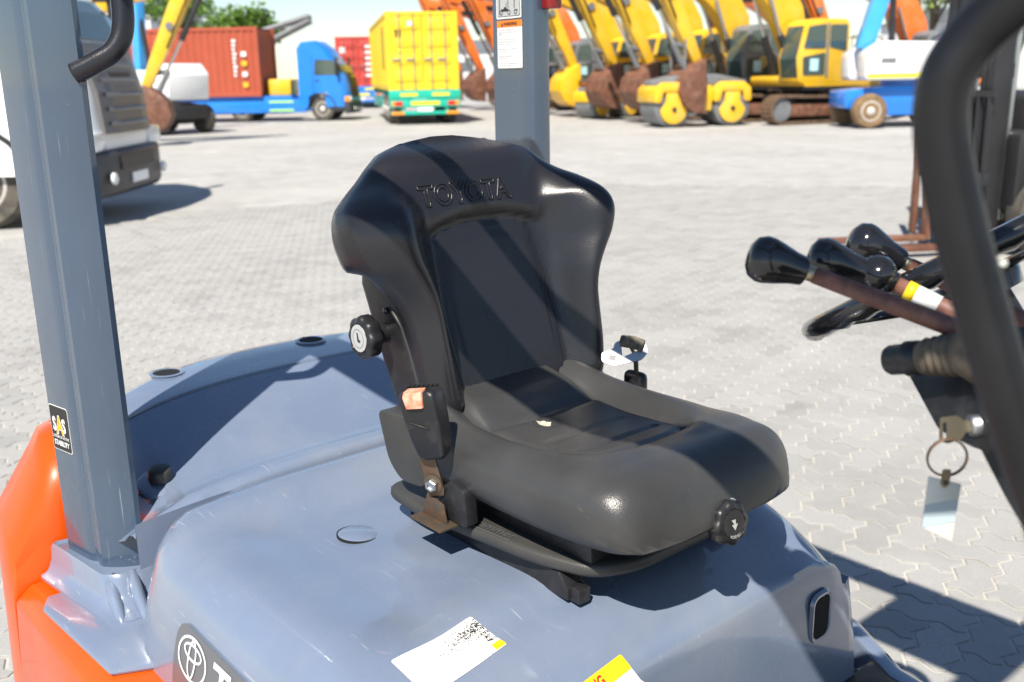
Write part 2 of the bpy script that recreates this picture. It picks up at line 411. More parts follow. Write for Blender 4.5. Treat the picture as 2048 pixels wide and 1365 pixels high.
# pillar foot: collar and flange
mb = MB()
cs = lambda k, dx=0, dy=0: [(-.69+(x+.69)*k+dx, -.555+(y+.555)*k+dy) for x, y in rpoly([(-.80, -.625), (-.60, -.600), (-.578, -.575), (-.580, -.515), (-.60, -.505), (-.78, -.51)], .012, 3)]
LL = [[(x, y, z) for x, y in cs(k, dx, dy)] for z, k, dx, dy in ((.752, .96, 0, 0), (.757, 1.0, 0, 0), (.75, 1.06, 0, 0), (.725, 1.08, .004, -.002), (.712, 1.12, .012, -.006), (.706, 1.19, .025, -.008), (.7035, 1.3, .04, -.012), (.698, 1.3, .04, -.012))]
mb.loft(LL); foot = mb.build('pillar_foot', m_grey, FL, smooth=True, angle=48)
mb = MB()
mb.prism([(-.70, -.50), (-.70, -.672), (-.66, -.690), (-.38, -.672), (-.345, -.60), (-.345, -.50)], (.690, .702), (0, 0, 0), (1, 0, 0), (0, 1, 0), (0, 0, 1)); mb.build('foot_flange', m_grey, foot, bevel=.006)
for k, (xa, xb) in enumerate(((-.590, -.505), (-.574, -.468))):
    yy = -.592+.035*k
    mb = MB(); mb.tube([(xa-.012, yy+.004, .752), ((xa*2+xb)/3-.006, yy-.002, .718), ((xa+xb*2)/3, yy-.007, .703), (xb, yy-.012, .697)], [.010, .011, .009, .003], 14)
    mb.build('foot_rib', m_grey, foot, smooth=True)
# solid near-black block painting in the shade of the gap behind the pillar
mb = MB(); mb.box((-.60, -.50, .70), (-.52, -.42, .84)); mb.build('gap_shade_block', m_dark, FL)

# ---- overhead guard roof and front pillars
mb = MB()
mb.box((-.80, -.665, 2.02), (.95, -.56, 2.075)); og = mb.build('guard_side_rail', m_pillar, FL, bevel=.012)
mb = MB(); mb.box((-.80, .30, 2.02), (.95, .40, 2.075)); mb.build('guard_side_rail', m_pillar, FL, bevel=.012)  # unseen left rail, set inboard to pull its ground shadow closer
for xx in (-.80, .93):
    mb = MB(); mb.box((xx, -.56, 2.03), (xx+.09, .50, 2.07)); mb.build('guard_cross_rail', m_pillar, FL, bevel=.008)
for yy in (-.43, -.20, .02):
    mb = MB(); mb.box((-.71, yy, 2.035), (.93, yy+.03, 2.062)); mb.build('guard_bar', m_pillar, FL, bevel=.006)
mb = MB(); mb.box((.60, .05, 2.037), (.93, .30, 2.060)); mb.build('added_shade_plate', m_pillar, FL, bevel=.004)  # unseen plate added only to broaden the shadow on the ground
for yy in (-.60, .49):
    mb = MB(); mb.tube([(.92, yy, 2.04), (1.0, yy, 2.0), (1.06, yy, 1.9), (1.22, yy, 1.3), (1.36, yy, .55)], .035, 12); mb.build('front_pillar', m_blackmetal, FL, smooth=True)
# ------------------------------------------------------------------ the seat
seat = part_empty('seat', FL); seat['label'] = 'black vinyl driver seat'
seat.location = (-.005, .0, .030)
# -- base plate and rails
mb = MB()
pl = [(-.262, -.214), (-.15, -.226), (.10, -.198), (.195, -.168), (.225, -.10), (.225, .10), (.195, .16), (.10, .19), (-.15, .222), (-.262, .212)]
pl = rpoly(pl, .03, 4)
mb.loft([[(x*k, y*k, z) for x, y in pl] for z, k in ((.868, .955), (.871, .99), (.878, 1.0), (.886, .998), (.8895, .985), (.8910, .95))])
base = mb.build('base_plate', m_dplast, seat, smooth=True, angle=60)
for sg in (-1, 1):
    mb = MB(); mb.prism([(-.235, .832), (.160, .828), (.160, .845), (.14, .868), (-.235, .869)], (-.018, .018), (0, sg*.165, 0), (1, 0, -.0), (0, 0, 1), (0, 1, 0)); mb.build('slide_rail', m_plast, seat, bevel=.003)
    mb = MB(); mb.box((.150, sg*.165-.012, .826), (.178, sg*.165+.012, .850)); mb.build('rail_end', m_plast, seat, bevel=.003)
# moulded lettering frame on the plate
v, f = text_mesh('grammer', .026, .0004)
decal('plate_lettering', v, f, flat_map((-.045, -.203, .8916), (1, .10, 0), (-.10, 1, 0), .0004), m_emb, base)
fr = [(-.06, -.205), (.06, -.190)]
mb = MB(); mb.tube([(-.062, -.186, .8916), (-.066, -.210, .8908), (.05, -.198, .8908)], .0008, 6); mb.build('plate_frame', m_emb, base)

mb = MB(); mb.box((-.19, -.165, .885), (.19, .165, .975)); mb.build('suspension_boot', m_plast, seat, bevel=.01)
# -- cushion
def cush_hw(x):
    hw = interp(x, [(-.21, .195), (-.10, .212), (.05, .216), (.15, .214), (.22, .206), (.255, .192), (.275, .168), (.286, .135), (.292, .09)])
    return hw
def cush_top(x, y):
    yy = abs(y)
    z = interp(x, [(-.22, 1.060), (-.16, 1.045), (-.10, 1.030), (0, 1.022), (.10, 1.030), (.17, 1.048), (.215, 1.052), (.245, 1.044), (.268, 1.022), (.283, .995), (.292, .968)])
    # side bolsters, higher at the back, melting into the front roll
    pe = interp(x, [(-.22, .118), (-.05, .128), (.08, .118), (.15, .085), (.18, .02)])
    A = interp(x, [(-.22, .020), (-.12, .026), (0, .029), (.08, .024), (.15, .010), (.2, 0)])
    z += A*sst(pe, pe+.045, yy)
    # crease round the centre panel
    if x < .155: z -= .013*math.exp(-((yy-pe)/.007)**2)*sst(.165, .12, x)
    # front edge of the panel
    xe = .15-.7*yy*yy*2
    z -= .009*math.exp(-((x-xe)/.008)**2)*sst(.13, .09, yy)
    # rear upright pad seam and stitched squares
    z -= .010*math.exp(-((x+.085+.25*yy*yy)/.009)**2)*sst(pe, pe-.02, yy)
    z += .014*sst(-.09, -.15, x)*sst(pe+.02, pe-.02, yy)
    if yy < .09:
        z -= .0045*math.exp(-((x-.02)/.0035)**2)+.0045*math.exp(-((x-.09)/.0035)**2)
    # torn dent near the rear seam
    z -= .008*math.exp(-(((x+.055)/.020)**2+((y+.028)/.014)**2))
    return z
def cush_sec(x, zb):
    hw = cush_hw(x); n = 64; pts = []
    for i in range(n+1):
        u = math.sin((i/n-.5)*PI); y = hw*u
        e = abs(u); drop = .050*(1-(max(0, 1-e**7))**.5)
        pts.append((x, y, max(zb+.003, cush_top(x, y)-drop)))
    zt = max(zb+.004, cush_top(x, hw)-.050)
    h_ = max(.004, zt-zb); side = [(hw*1.012, zt-h_*.25), (hw*1.006, zt-h_*.55), (hw*.965, zt-h_*.82), (hw*.88, zb)]
    pts += [(x, a, max(b, zb)) for a, b in side]
    pts += [(x, -a, max(b, zb)) for a, b in reversed(side)]
    return pts
_ct = cush_top
def cush_top(x, y): return _ct(x, y)-.012
mb = MB()
xs = [-.215+.008*i for i in range(60)]+[.268, .276, .283, .288, .291]
def zbot(x): return interp(x, [(-.21, .932), (0, .930), (.12, .930), (.20, .932), (.25, .937), (.29, .947)])
xs = [x for x in xs if x <= .2915]; xs.sort()
L = [[(p[0]+.014*sst(.05, .29, p[0]), p[1], p[2]) for p in cush_sec(x, zbot(x))] for x in xs]
mb.loft(L); cushion = mb.build('seat_cushion', m_leather2, seat, smooth=True)
mb = MB()
rng = random.Random(4)
cv = [(-.055+.017*math.cos(a)*rng.uniform(.6, 1.15), -.028+.011*math.sin(a)*rng.uniform(.6, 1.2)) for a in (2*PI*k/14 for k in range(14))]
poly_decal('torn_patch', [(p[0], p[1]) for p in cv], lambda u, v: Vector((u, v, cush_top(u, v)+.0012)), m_foam, seat, .006)

# -- backrest
RA = R(20)
BO = Vector((-.180, .033, 1.031)); BU = Vector((-math.sin(RA), 0, math.cos(RA))); BF = Vector((math.cos(RA), 0, math.sin(RA)))
def b_hw(s):
    return interp(s, [(0, .196), (.04, .200), (.10, .202), (.15, .206), (.185, .219), (.215, .240), (.245, .264), (.285, .280), (.325, .281), (.358, .266), (.385, .236), (.408, .206), (.430, .180), (.450, .152), (.463, .124), (.474, .084), (.480, .035)])
def p_hw(s): return interp(s, [(0, .110), (.05, .118), (.15, .122), (.25, .114), (.30, .104), (.33, .085)])
def b_d(y, s):
    yy = abs(y); hw = b_hw(s); p = p_hw(s)
    A = interp(s, [(0, .046), (.06, .060), (.14, .074), (.20, .090), (.25, .106), (.29, .112), (.325, .096), (.36, .056), (.39, .020), (.42, 0)])
    t = min(1, max(0, (yy-p)/max(.02, hw-p)))
    bul = A*sst(0, .74, t)*(1-.22*sst(.74, 1, t))
    # head pad above the panel
    edge = .292+.020*(1-(yy/.12)**2) if yy < .2 else .25
    head = .020*sst(edge-.004, edge+.022, s)*sst(.452, .40, s)*sst(.20, .10, yy)
    d = max(bul, head)
    d = math.log(math.exp(bul*220)+math.exp(head*220)+1)/220-.0032
    # border strip between panel seam and bolster
    ins = max((yy-(p-.012))/.004, (s-(edge-.022))/.004)
    g = math.exp(-(ins)**2) if abs(ins) < 4 else 0
    d -= .0030*g
    g2 = max(0, 1-abs(s-(edge-.003))/.007)*sst(p+.03, p, yy)
    d -= .006*g2
    if yy > p-.006: d -= .005*math.exp(-((yy-p-.002)/.006)**2)*sst(.31, .28, s)
    # slight dish of the panel
    d -= .006*math.cos(min(1, yy/.13)*PI/2)*sst(.30, .15, s)
    return d
def b_pt(y, s, d): return BO+Vector((0, y, 0))+BU*s+BF*d
def b_sec(s, top=1.0):
    hw = b_hw(s); n = 88; pts = []
    bk = interp(s, [(0, -.030), (.19, -.018), (.245, -.010), (.256, -.050), (.29, -.054), (.38, -.056), (.42, -.060), (.44, -.065), (.480, -.045)])
    rd = interp(s, [(0, .035), (.2, .045), (.26, .06), (.34, .06), (.40, .04), (.480, .02)])
    for i in range(n+1):
        u = math.sin((i/n-.5)*PI); y = hw*u; e = abs(u)
        pts.append((y, b_d(y, s)-rd*(1-max(0, 1-e**8)**.5)))
    d0 = pts[-1][1]
    side = [(hw*1.006, d0+(bk-d0)*.35), (hw*1.0, d0+(bk-d0)*.75), (hw*.97, bk)]
    pts += side+[(hw*.5, bk), (-hw*.5, bk)]+[(-a, b) for a, b in reversed(side)]
    return pts
mb = MB(); L = []
ss = [-.03, -.02, -.01]+[.480*math.sin(i/74*PI/2)*.985+.480*.015*i/74 for i in range(75)]
for s_ in ss:
    sec = b_sec(max(0, s_))
    # roll the top edge over
    k = sst(.405, .480, s_)
    L.append([b_pt(y, s_, d-.052*k*k*(1 if d > -.05 else .0)-(.0 if s_ > .0 else .02*(-s_/.03))) for y, d in sec])
mb.loft(L); back = mb.build('backrest', m_leather, seat, smooth=True)
# lettering embossed into the head pad
v, f = text_mesh('TOYOTA', .047, .0011, spacing=1.03, align='CENTER')
mb = MB()
xm = (min(p[0] for p in v)+max(p[0] for p in v))/2
def letter_pt(x, y, off):
    yy = (x-xm)*1.0-.030; s_ = .340+y*1.12; k = sst(.405, .480, s_)
    return b_pt(yy, s_, b_d(yy, s_)-.052*k*k+off)
for lp_ in outlines(v, f):
    pts = []
    for i, p in enumerate(lp_):
        q = lp_[(i+1) % len(lp_)]; d = math.hypot(q[0]-p[0], q[1]-p[1]); m_ = max(1, int(d/.006))
        for j in range(m_): pts.append((p[0]+(q[0]-p[0])*j/m_, p[1]+(q[1]-p[1])*j/m_))
    P = [letter_pt(a, b, .0006) for a, b in pts]; P.append(P[0])
    mb.tube(P, .0017, 6, caps=False)
mb.build('embossed_lettering', m_leather, back, smooth=True)
# shell behind the pad
mb = MB()
def sh(s_, hw, d0, d1):
    r = .014
    p = rpoly([(-hw, d0), (hw, d0), (hw, d1), (-hw, d1)], r, 3); return [b_pt(a, s_, b) for a, b in p]
mb.loft([sh(-.035, .165, -.085, -.030), sh(-.02, .184, -.105, -.028), (sh(.02, .192, -.118, -.028)), sh(.10, .194, -.125, -.030), sh(.20, .198, -.125, -.030), sh(.245, .202, -.122, -.035), sh(.26, .2, -.118, -.04), sh(.38, .17, -.105, -.05), sh(.43, .10, -.085, -.06)])
shell = mb.build('backrest_shell', m_plast, seat, smooth=True, angle=50)
# piping along the pad edge on the near side
mb = MB(); mb.tube([b_pt(-b_hw(s_)*.975, s_, -.026) for s_ in (0, .03, .07, .11, .15, .18)], .0028, 8); mb.build('pad_piping', m_dplast, shell, smooth=True)
mb = MB(); mb.lathe([(.006, 0), (.006, .004), (.003, .006), (.0005, .0062)], b_pt(-.199, .185, -.062), (0, -1, 0), 12); mb.build('shell_screw', m_gloss, shell, smooth=True, angle=40)
# lobed backrest adjuster knob
ko = b_pt(-.193, .150, -.088)
mb = MB(); mb.lathe([(.017, 0), (.017, .028)], ko, (0, -1, 0), 20); mb.build('knob_hub', m_plast, seat, smooth=True, angle=40)
def lobed_knob(o, ax, parent, r=.037, sc=1., dm=m_disc):
    o = Vector(o); ax = Vector(ax).normalized()
    mb = MB(); mb.lathe([(r*.70, 0), (r*.93, .004), (r, .009), (r, .022), (r*.96, .027), (r*.86, .0305), (r*.70, .0315), (r*.68, .030), (.0005, .030)], o, ax, 72, 8, .055)
    k = mb.build('adjuster_knob', m_plast, parent, smooth=True, angle=38)
    mb = MB(); mb.lathe([(r*.64, .0), (r*.64, .0012), (.0005, .0014)], o+ax*.0302, ax, 36); d = mb.build('knob_disc', dm, k, smooth=True, angle=40)
    return k, d
kb, kd = lobed_knob(ko+Vector((0, -.026, 0)), (0, -1, 0), seat)
fm = flat_map(ko+Vector((0, -.026-.0318, 0)), (1, 0, 0), (0, 0, 1), .0008)
v, f = ring2(0, 0, .0165, .0165, .0006); decal('knob_ring_print', v, f, fm, m_black, kd)
decal('knob_arrow_print', [(-.004, .010, 0), (-.001, .010, 0), (.002, -.002, 0), (.006, -.002, 0), (.006, -.006, 0), (-.002, -.006, 0)], [(0, 1, 2, 3, 4, 5)], fm, m_black, kd)
# hinge cover low at the side
mb = MB(); mb.prism(rpoly([(-.262, 1.030), (-.175, 1.036), (-.13, 1.0), (-.13, .925), (-.20, .918), (-.235, .945)], .018, 4), (-.222, -.185)); mb.build('hinge_cover', m_dplast, seat, bevel=.006, seg=3)
mb = MB(); mb.prism(rpoly([(-.262, 1.030), (-.175, 1.036), (-.13, 1.0), (-.13, .925), (-.20, .918), (-.235, .945)], .018, 4), (.185, .222)); mb.build('hinge_cover', m_dplast, seat, bevel=.006, seg=3)

# -- buckle on its rusty strap
bk = part_empty('belt_buckle', FL)
bo = Vector((-.083, -.250, 1.094)); bz = Vector((-.10, -.16, 1)).normalized(); bxv = Vector((.88, .44, .02)); bxv = (bxv-bz*bxv.dot(bz)).normalized(); by = bz.cross(bxv)
def bp(a, b, c): return bo+bxv*a+by*b+bz*c
mb = MB(); L = []
for c, w, t in ((-.062, .018, .012), (-.055, .024, .015), (-.03, .0285, .017), (0, .031, .0185), (.03, .032, .019), (.043, .031, .0185), (.050, .027, .016)):
    L.append([bp(a, b, c) for a, b in rpoly([(-w, -t), (w, -t), (w, t), (-w, t)], .008, 3)])
mb.loft(L); bb = mb.build('buckle_body', m_plast, bk, smooth=True, angle=60)
mb = MB(); L = []
for c, w, t in ((.028, .0145, .0), (.046, .0165, .004), (.0525, .0155, .0045)):
    L.append([bp(a-.003, b-.0155-(.0045 if c < .05 else 0), c) for a, b in rpoly([(-w, -.004), (w, -.004), (w, .010+t), (-w, .010+t)], .003, 3)])
mb.loft(L); mb.build('release_button', m_redbtn, bk, smooth=True, angle=50)
for k in range(7):
    a = -.024+.008*k
    mb = MB(); mb.box((-.0026, -.004, -.002), (.0026, .004, .002)); mb.v = [tuple(bp(a+p[0], .010+p[1], .0510+p[2])) for p in mb.v]; mb.build('buckle_slot', m_dark, bb)
v, f = text_mesh('PRESS', .007, .0001, align='CENTER'); decal('button_print', v, f, flat_map(bp(-.004, -.021, .041), bxv, bz, -.0052+.0062), m_redp, bb)
mb = MB(); mb.tube([bp(-.019, -.0186, .004), bp(.012, -.0186, -.008)], .0022, 8, flat=.4); mb.build('buckle_rib', m_dplast, bb, smooth=True)
mb = MB(); L = []
for c, w in ((-.045, .013), (-.085, .014), (-.118, .0155), (-.13, .013)):
    L.append([bp(a-.016-.0*c, b+.002, c) for a, b in ((-w, -.002), (w, -.002), (w, .002), (-w, .002))])
mb.loft(L); mb.build('buckle_strap', m_ruststeel, bk, bevel=.001)
bc = bp(-.016, -.001, -.108)
mb = MB(); mb.lathe([(.0155, 0), (.0155, .002), (.013, .003)], bc, -by, 24); mb.build('strap_washer', m_ruststeel, bk, smooth=True, angle=40)
mb = MB(); mb.lathe([(.0105, .002), (.0105, .010), (.009, .0115), (.006, .0115), (.006, .009), (.0005, .009)], bc, -by, 6); mb.build('strap_bolt', m_steel, bk)
mb = MB(); mb.prism([(-.125, .917), (-.055, .917), (-.065, .955), (-.105, .965)], (-.004, .0), (0, -.236, 0)); mb.build('bracket_plate', m_ruststeel, bk, bevel=.001)
mb = MB(); mb.box((-.125, -.262, .921), (-.045, -.205, .925)); mb.build('bracket_foot', m_ruststeel, bk, bevel=.001)
mb = MB(); mb.prism(rpoly([(-.10, .926), (-.02, .926), (-.025, .985), (-.06, .995), (-.09, .97)], .01, 3), (-.228, -.205)); mb.build('bracket_cover', m_plast, bk, bevel=.004)

# -- belt tongue and frayed webbing on the far side
tg = part_empty('belt_tongue', FL)
to = Vector((-.088, .196, 1.108)); tn = Vector((.42, -.62, .66)).normalized(); tx = Vector((.76, .62, .10)); tx = (tx-tn*tx.dot(tn)).normalized(); ty = tn.cross(tx)
def tp(a, b, c=0): return to+tx*a+ty*b+tn*c
outl = rpoly([(-.042, -.012), (-.020, -.022), (.030, -.014), (.042, .0), (.038, .020), (.014, .026), (-.004, .030), (-.018, .024), (-.020, .012), (-.042, .006)], .006, 3)
def plate_with_holes(name, outer, holes, fn, th, m, parent):
    bm = bmesh.new(); es = []
    for loop in [outer]+holes:
        vs = [bm.verts.new((p[0], p[1], 0)) for p in loop]
        es += [bm.edges.new((vs[i], vs[(i+1) % len(vs)])) for i in range(len(vs))]
    bmesh.ops.triangle_fill(bm, edges=es, use_beauty=True, normal=(0, 0, 1))
    r = bmesh.ops.extrude_face_region(bm, geom=bm.faces[:])
    for e in r['geom']:
        if isinstance(e, bmesh.types.BMVert): e.co.z += th
    for v_ in bm.verts: v_.co = fn(v_.co.x, v_.co.y, v_.co.z)
    bmesh.ops.recalc_face_normals(bm, faces=bm.faces)
    me = bpy.data.meshes.new(name); bm.to_mesh(me); bm.free(); me.materials.append(m)
    o = bpy.data.objects.new(name, me); C.objects.link(o); o.parent = parent; return o
plate_with_holes('tongue_plate', outl, [rpoly([(-.030, -.009), (-.017, -.014), (-.015, -.003), (-.028, .001)], .001, 2), rpoly([(-.006, .020), (-.004, -.006), (.026, .006)], .003, 3)], tp, .0022, m_steel, tg)
mb = MB(); mb.tube([tp(-.004, .026, .004), tp(.015, .020, .008), tp(.034, .012, .006)], [.011, .012, .011], 14); mb.build('webbing_roll', m_webbing, tg, smooth=True)
mb = MB(); mb.tube([tp(.010, .018, -.004), (-.085, .222, 1.10), (-.088, .228, 1.06)], .012, 10, flat=.25); mb.build('belt_webbing', m_webbing, tg, smooth=True)
mb = MB(); mb.box((-.115, .216, .93), (-.065, .240, 1.070)); mb.build('belt_retractor', m_plast, tg, bevel=.012, seg=3)
# -- weight adjuster knob below the front edge
wo_ = Vector((.288, -.004, .944))
mb = MB(); mb.lathe([(.013, -.03), (.013, .012)], wo_+Vector((0, .014, .02)), (1, -.15, .05), 16); mb.build('knob_shaft', m_sticker, seat, smooth=True, angle=40)
k2, d2 = lobed_knob(wo_, (1, -.12, .16), seat, .032, 1., m_plast)
ax_ = Vector((1, -.12, .16)).normalized(); ex_ = Vector((0, 0, 1)).cross(ax_).normalized(); ey_ = ax_.cross(ex_)
fm2 = flat_map(wo_+ax_*.0318, ex_, ey_, .0008)
decal('knob_symbol_print', [(-.006, .007, 0), (.002, .007, 0), (.002, 0, 0), (.006, 0, 0), (0, -.009, 0), (-.006, 0, 0), (-.001, 0, 0)], [(0, 1, 2, 3, 4, 5, 6)], fm2, m_disc, d2)
v, f = text_mesh('ADJUST', .006, .0001, align='CENTER')
def arcmap(x, y):
    a = -PI/2+x/.0165; r_ = .0165+ -y; return fm2(r_*math.cos(a), r_*math.sin(a))
decal('knob_lettering', [(p[0], -p[1], 0) for p in v], f, arcmap, m_disc, d2)
mb = MB(); mb.tube([(.19, .18, .945), (.205, .205, .945), (.215, .222, .945)], .004, 8); mb.build('slide_lever', m_blackmetal, seat, smooth=True)
mb = MB(); mb.lathe([(.004, 0), (.009, .003), (.011, .009), (.009, .015), (.0005, .018)], (.212, .215, .944), (.3, .9, .2), 16); mb.build('slide_lever_knob', m_gloss, seat, smooth=True)
# ------------------------------------------------------------------ floor, step, mat
mb = MB(); mb.box((.285, -.60, .515), (1.25, .47, .538)); mb.build('floor_plate', m_grey, FL, bevel=.006)
flo = rpoly([(.292, -.55), (1.2, -.55), (1.2, .40), (.45, .43), (.38, .435), (.30, .50), (.292, .50)], .02, 3)
mb = MB(); mb.prism([(x, y) for x, y in flo], (.539, .549), (0, 0, 0), (1, 0, 0), (0, 1, 0), (0, 0, 1)); fmat = mb.build('floor_mat', m_rubber, FL, bevel=.003)
for i in range(5):
    for j in range(3):
        x0 = .315+.062*i; y0 = .225+.068*j+(.0 if i % 2 else .0)
        if x0+.05 > .42 and y0+.06 > .40: continue
        mb = MB(); mb.box((x0, y0, .5485), (x0+.046, y0+.056, .5525)); mb.build('mat_pad', m_rubber, fmat, bevel=.0015)
path = [(.05, .52, .555), (.12, .555, .553), (.20, .548, .55), (.27, .505, .548), (.34, .462, .546), (.42, .448, .545), (.6, .442, .544), (1.1, .44, .544)]
mb = MB(); L = []
for i, (x, y, z) in enumerate(path):
    L.append([(x, y-.030, z-.002), (x, y-.026, z+.004), (x, y, z+.005), (x, y+.014, z), (x, y+.022, z-.02), (x, y+.026, z-.16), (x, y-.03, z-.16)])
mb.loft(L); mb.build('side_step_edge', m_grey, FL, smooth=True, angle=50)
mb = MB(); mb.box((-.50, -.55, .25), (1.3, .46, .515)); mb.build('chassis', m_blackmetal, FL)
mb = MB(); mb.box((-1.13, -.50, .25), (-.52, .44, .70)); mb.build('counterweight_core', m_orange, FL)
for x, y, rr in ((-.75, -.52, .27), (-.75, .42, .27), (1.05, -.50, .33), (1.05, .40, .33)):
    mb = MB(); mb.lathe([(rr*.5, -.09), (rr*.93, -.09), (rr, -.06), (rr, .06), (rr*.93, .09), (rr*.5, .09)], (x, y, rr), (0, 1, 0), 32); mb.build('wheel', m_rubber, FL, smooth=True, angle=35)

# ------------------------------------------------------------------ steering wheel, levers, dash
sw = part_empty('steering_wheel', FL)
sc = Vector((.515, .175, 1.363)); sn = Vector((-.53, -.10, .84)).normalized()
e1 = Vector((0, 1, 0)); e1 = (e1-sn*e1.dot(sn)).normalized(); e2 = sn.cross(e1)
mb = MB(); L = []
n = 72
for k in range(n):
    a = 2*PI*k/n; dr = e1*math.cos(a)+e2*math.sin(a); p = sc+dr*.205
    g = .0152*(1-.0)
    L.append([p+dr*math.cos(b)*.0155+sn*math.sin(b)*(.0145+(.0022*math.sin(a*30) if math.sin(b) < -.2 else 0)) for b in (2*PI*j/12 for j in range(12))])
L.append(L[0]); mb.loft(L, cap0=False, cap1=False); mb.build('rim', m_gloss, sw, smooth=True)
mb = MB(); mb.lathe([(.05, -.03), (.055, -.01), (.045, .005), (.0005, .01)], sc-sn*.03, sn, 24); mb.build('hub', m_gloss, sw, smooth=True, angle=50)
for a in (R(40), R(140), R(270)):
    dr = e1*math.cos(a)+e2*math.sin(a); mb = MB(); mb.tube([sc+dr*.03-sn*.032, sc+dr*.10-sn*.03, sc+dr*.20], [.014, .012, .009], 10, flat=.5); mb.build('spoke', m_gloss, sw, smooth=True)
mb = MB(); mb.tube([sc-sn*.03, sc-sn*.16, sc-sn*.36], [.032, .036, .045], 16); mb.build('column', m_plast, sw, smooth=True)

def lever(kn0, kn1, end, nub=False, lab=False):
    lv = part_empty('hydraulic_lever', FL)
    a, b, c = Vector(kn0), Vector(kn1), Vector(end); ax = (b-a).normalized(); ln = (b-a).length
    mb = MB(); mb.lathe([(.0005, 0), (.012, .0012), (.0205, .006), (.0245, .015), (.0245, .022), (.0215, .034), (.0172, .048), (.0150, .060), (.0145, ln-.003), (.013, ln)], a, ax, 28); kn = mb.build('lever_knob', m_gloss, lv, smooth=True, angle=60)
    ax2 = (c-b).normalized()
    mb = MB(); mb.tube([b-ax*.01, b+ax2*.004, b+ax2*.012], [.0078, .0082, .0082], 12); mb.build('lever_collar', m_brass, lv, smooth=True)
    mb = MB(); mb.tube([b+ax2*.010, b.lerp(c, .5), c, c+ax2*.08+Vector((.02, 0, -.03))], [.0088, .0095, .010, .010], 14); mb.build('lever_rod', m_rust, lv, smooth=True)
    if nub:
        mb = MB(); mb.lathe([(.013, -.012), (.019, -.006), (.020, .006), (.016, .014), (.009, .018), (.0005, .019)], b+ax*-.004+Vector((0, 0, .002)), Vector((.25, -.5, .85)), 20); mb.build('lever_button', m_gloss, kn, smooth=True)
        mb = MB(); mb.tube([b+ax2*.0, b+ax2*.018], [.0155, .012], 16); mb.build('lever_ferrule', m_gloss, kn, smooth=True)
    if lab:
        p0 = b+ax2*.030; p1 = b+ax2*.066
        mb = MB(); mb.tube([p0, p1], .0102, 16); mb.build('lever_label', m_sticker, lv, smooth=True)
        mb = MB(); mb.tube([p0-ax2*.0005, p0+ax2*.010], .0105, 16); mb.build('label_band', m_yellowp, lv, smooth=True)
    return lv
lever((.487, -.243, 1.417), (.530, -.203, 1.399), (.672, -.134, 1.347))
lever((.489, -.137, 1.403), (.551, -.089, 1.380), (.648, -.055, 1.337), True, True)
lever((.479, -.036, 1.410), (.524, .006, 1.381), (.649, .052, 1.324))

dash = part_empty('instrument_cowl', FL)
PO = Vector((.60, -.13, 1.30)); pn = Vector((-.45, -.75, .48)).normalized()
pa = Vector((.86, -.51, .0)); pa = (pa-pn*pa.dot(pn)).normalized(); pb = pn.cross(pa)
if pb.z < 0: pb = -pb
def dpt(a, b, c=0): return PO+pa*a+pb*b+pn*c
cp3 = [(.583, -.116, 1.306), (.650, -.176, 1.275), (.670, -.195, 1.266), (.688, -.204, 1.268), (.715, -.215, 1.274), (.766, -.263, 1.247), (.817, -.309, 1.224), (.930, -.40, 1.19), (.960, -.30, 1.36), (.800, -.185, 1.395), (.632, -.121, 1.344)]
poly = [((Vector(p)-PO).dot(pa), (Vector(p)-PO).dot(pb)) for p in cp3]
mb = MB(); mb.prism(rpoly(poly, .008, 3), (-.05, -.012), PO, pa, pb, pn); mb.build('cowl_panel', m_plast, dash, bevel=.004)
mb = MB(); mb.prism(rpoly([(.80, 1.24), (.84, 1.33), (1.15, 1.36), (1.25, 1.2), (1.25, .54), (1.04, .54), (.93, 1.02)], .03, 3), (-.30, .12)); mb.build('cowl_body', m_plast, dash, bevel=.01)
cz = dpt(.115, -.025, .0)
# switch stalk with ribbed boot
b0 = Vector((.690, -.165, 1.336)); b1 = Vector((.606, -.165, 1.312)); ax = (b1-b0).normalized()
mb = MB(); pr_ = []
for k in range(5):
    h = .008+.0085*k; pr_ += [(.0225-.0008*k, h), (.0215-.0008*k, h+.002), (.0188-.0006*k, h+.0045), (.0190-.0006*k, h+.006)]
mb.lathe([(.03, -.02), (.028, 0)]+pr_+[(.016, .052)], b0, ax, 28); mb.build('stalk_boot', m_boot, dash, smooth=True)
mb = MB(); mb.lathe([(.015, .048), (.0175, .051), (.0178, .064), (.0155, .067), (.0152, .082), (.013, .086), (.0005, .0865)], b0, ax, 28); mb.build('stalk_cap', m_plast, dash, smooth=True, angle=40)
# ignition switch
s0 = Vector((.735, -.187, 1.284)); ax = (Vector((.671, -.156, 1.262))-s0); ax = Vector((-.62, -.72, -.10)).normalized()
mb = MB(); mb.lathe([(.0175, -.015), (.0175, .006), (.0185, .008), (.0185, .010)], s0, ax, 28); mb.build('switch_collar', m_gloss, dash, smooth=True, angle=40)
mb = MB(); mb.lathe([(.0150, .008), (.0150, .020), (.0135, .022)], s0, ax, 6); mb.build('switch_nut', m_plast, dash, bevel=.001)
mb = MB(); mb.lathe([(.0105, .02), (.0105, .028), (.009, .030), (.0005, .030)], s0, ax, 24); mb.build('switch_barrel', m_steel, dash, smooth=True, angle=40)

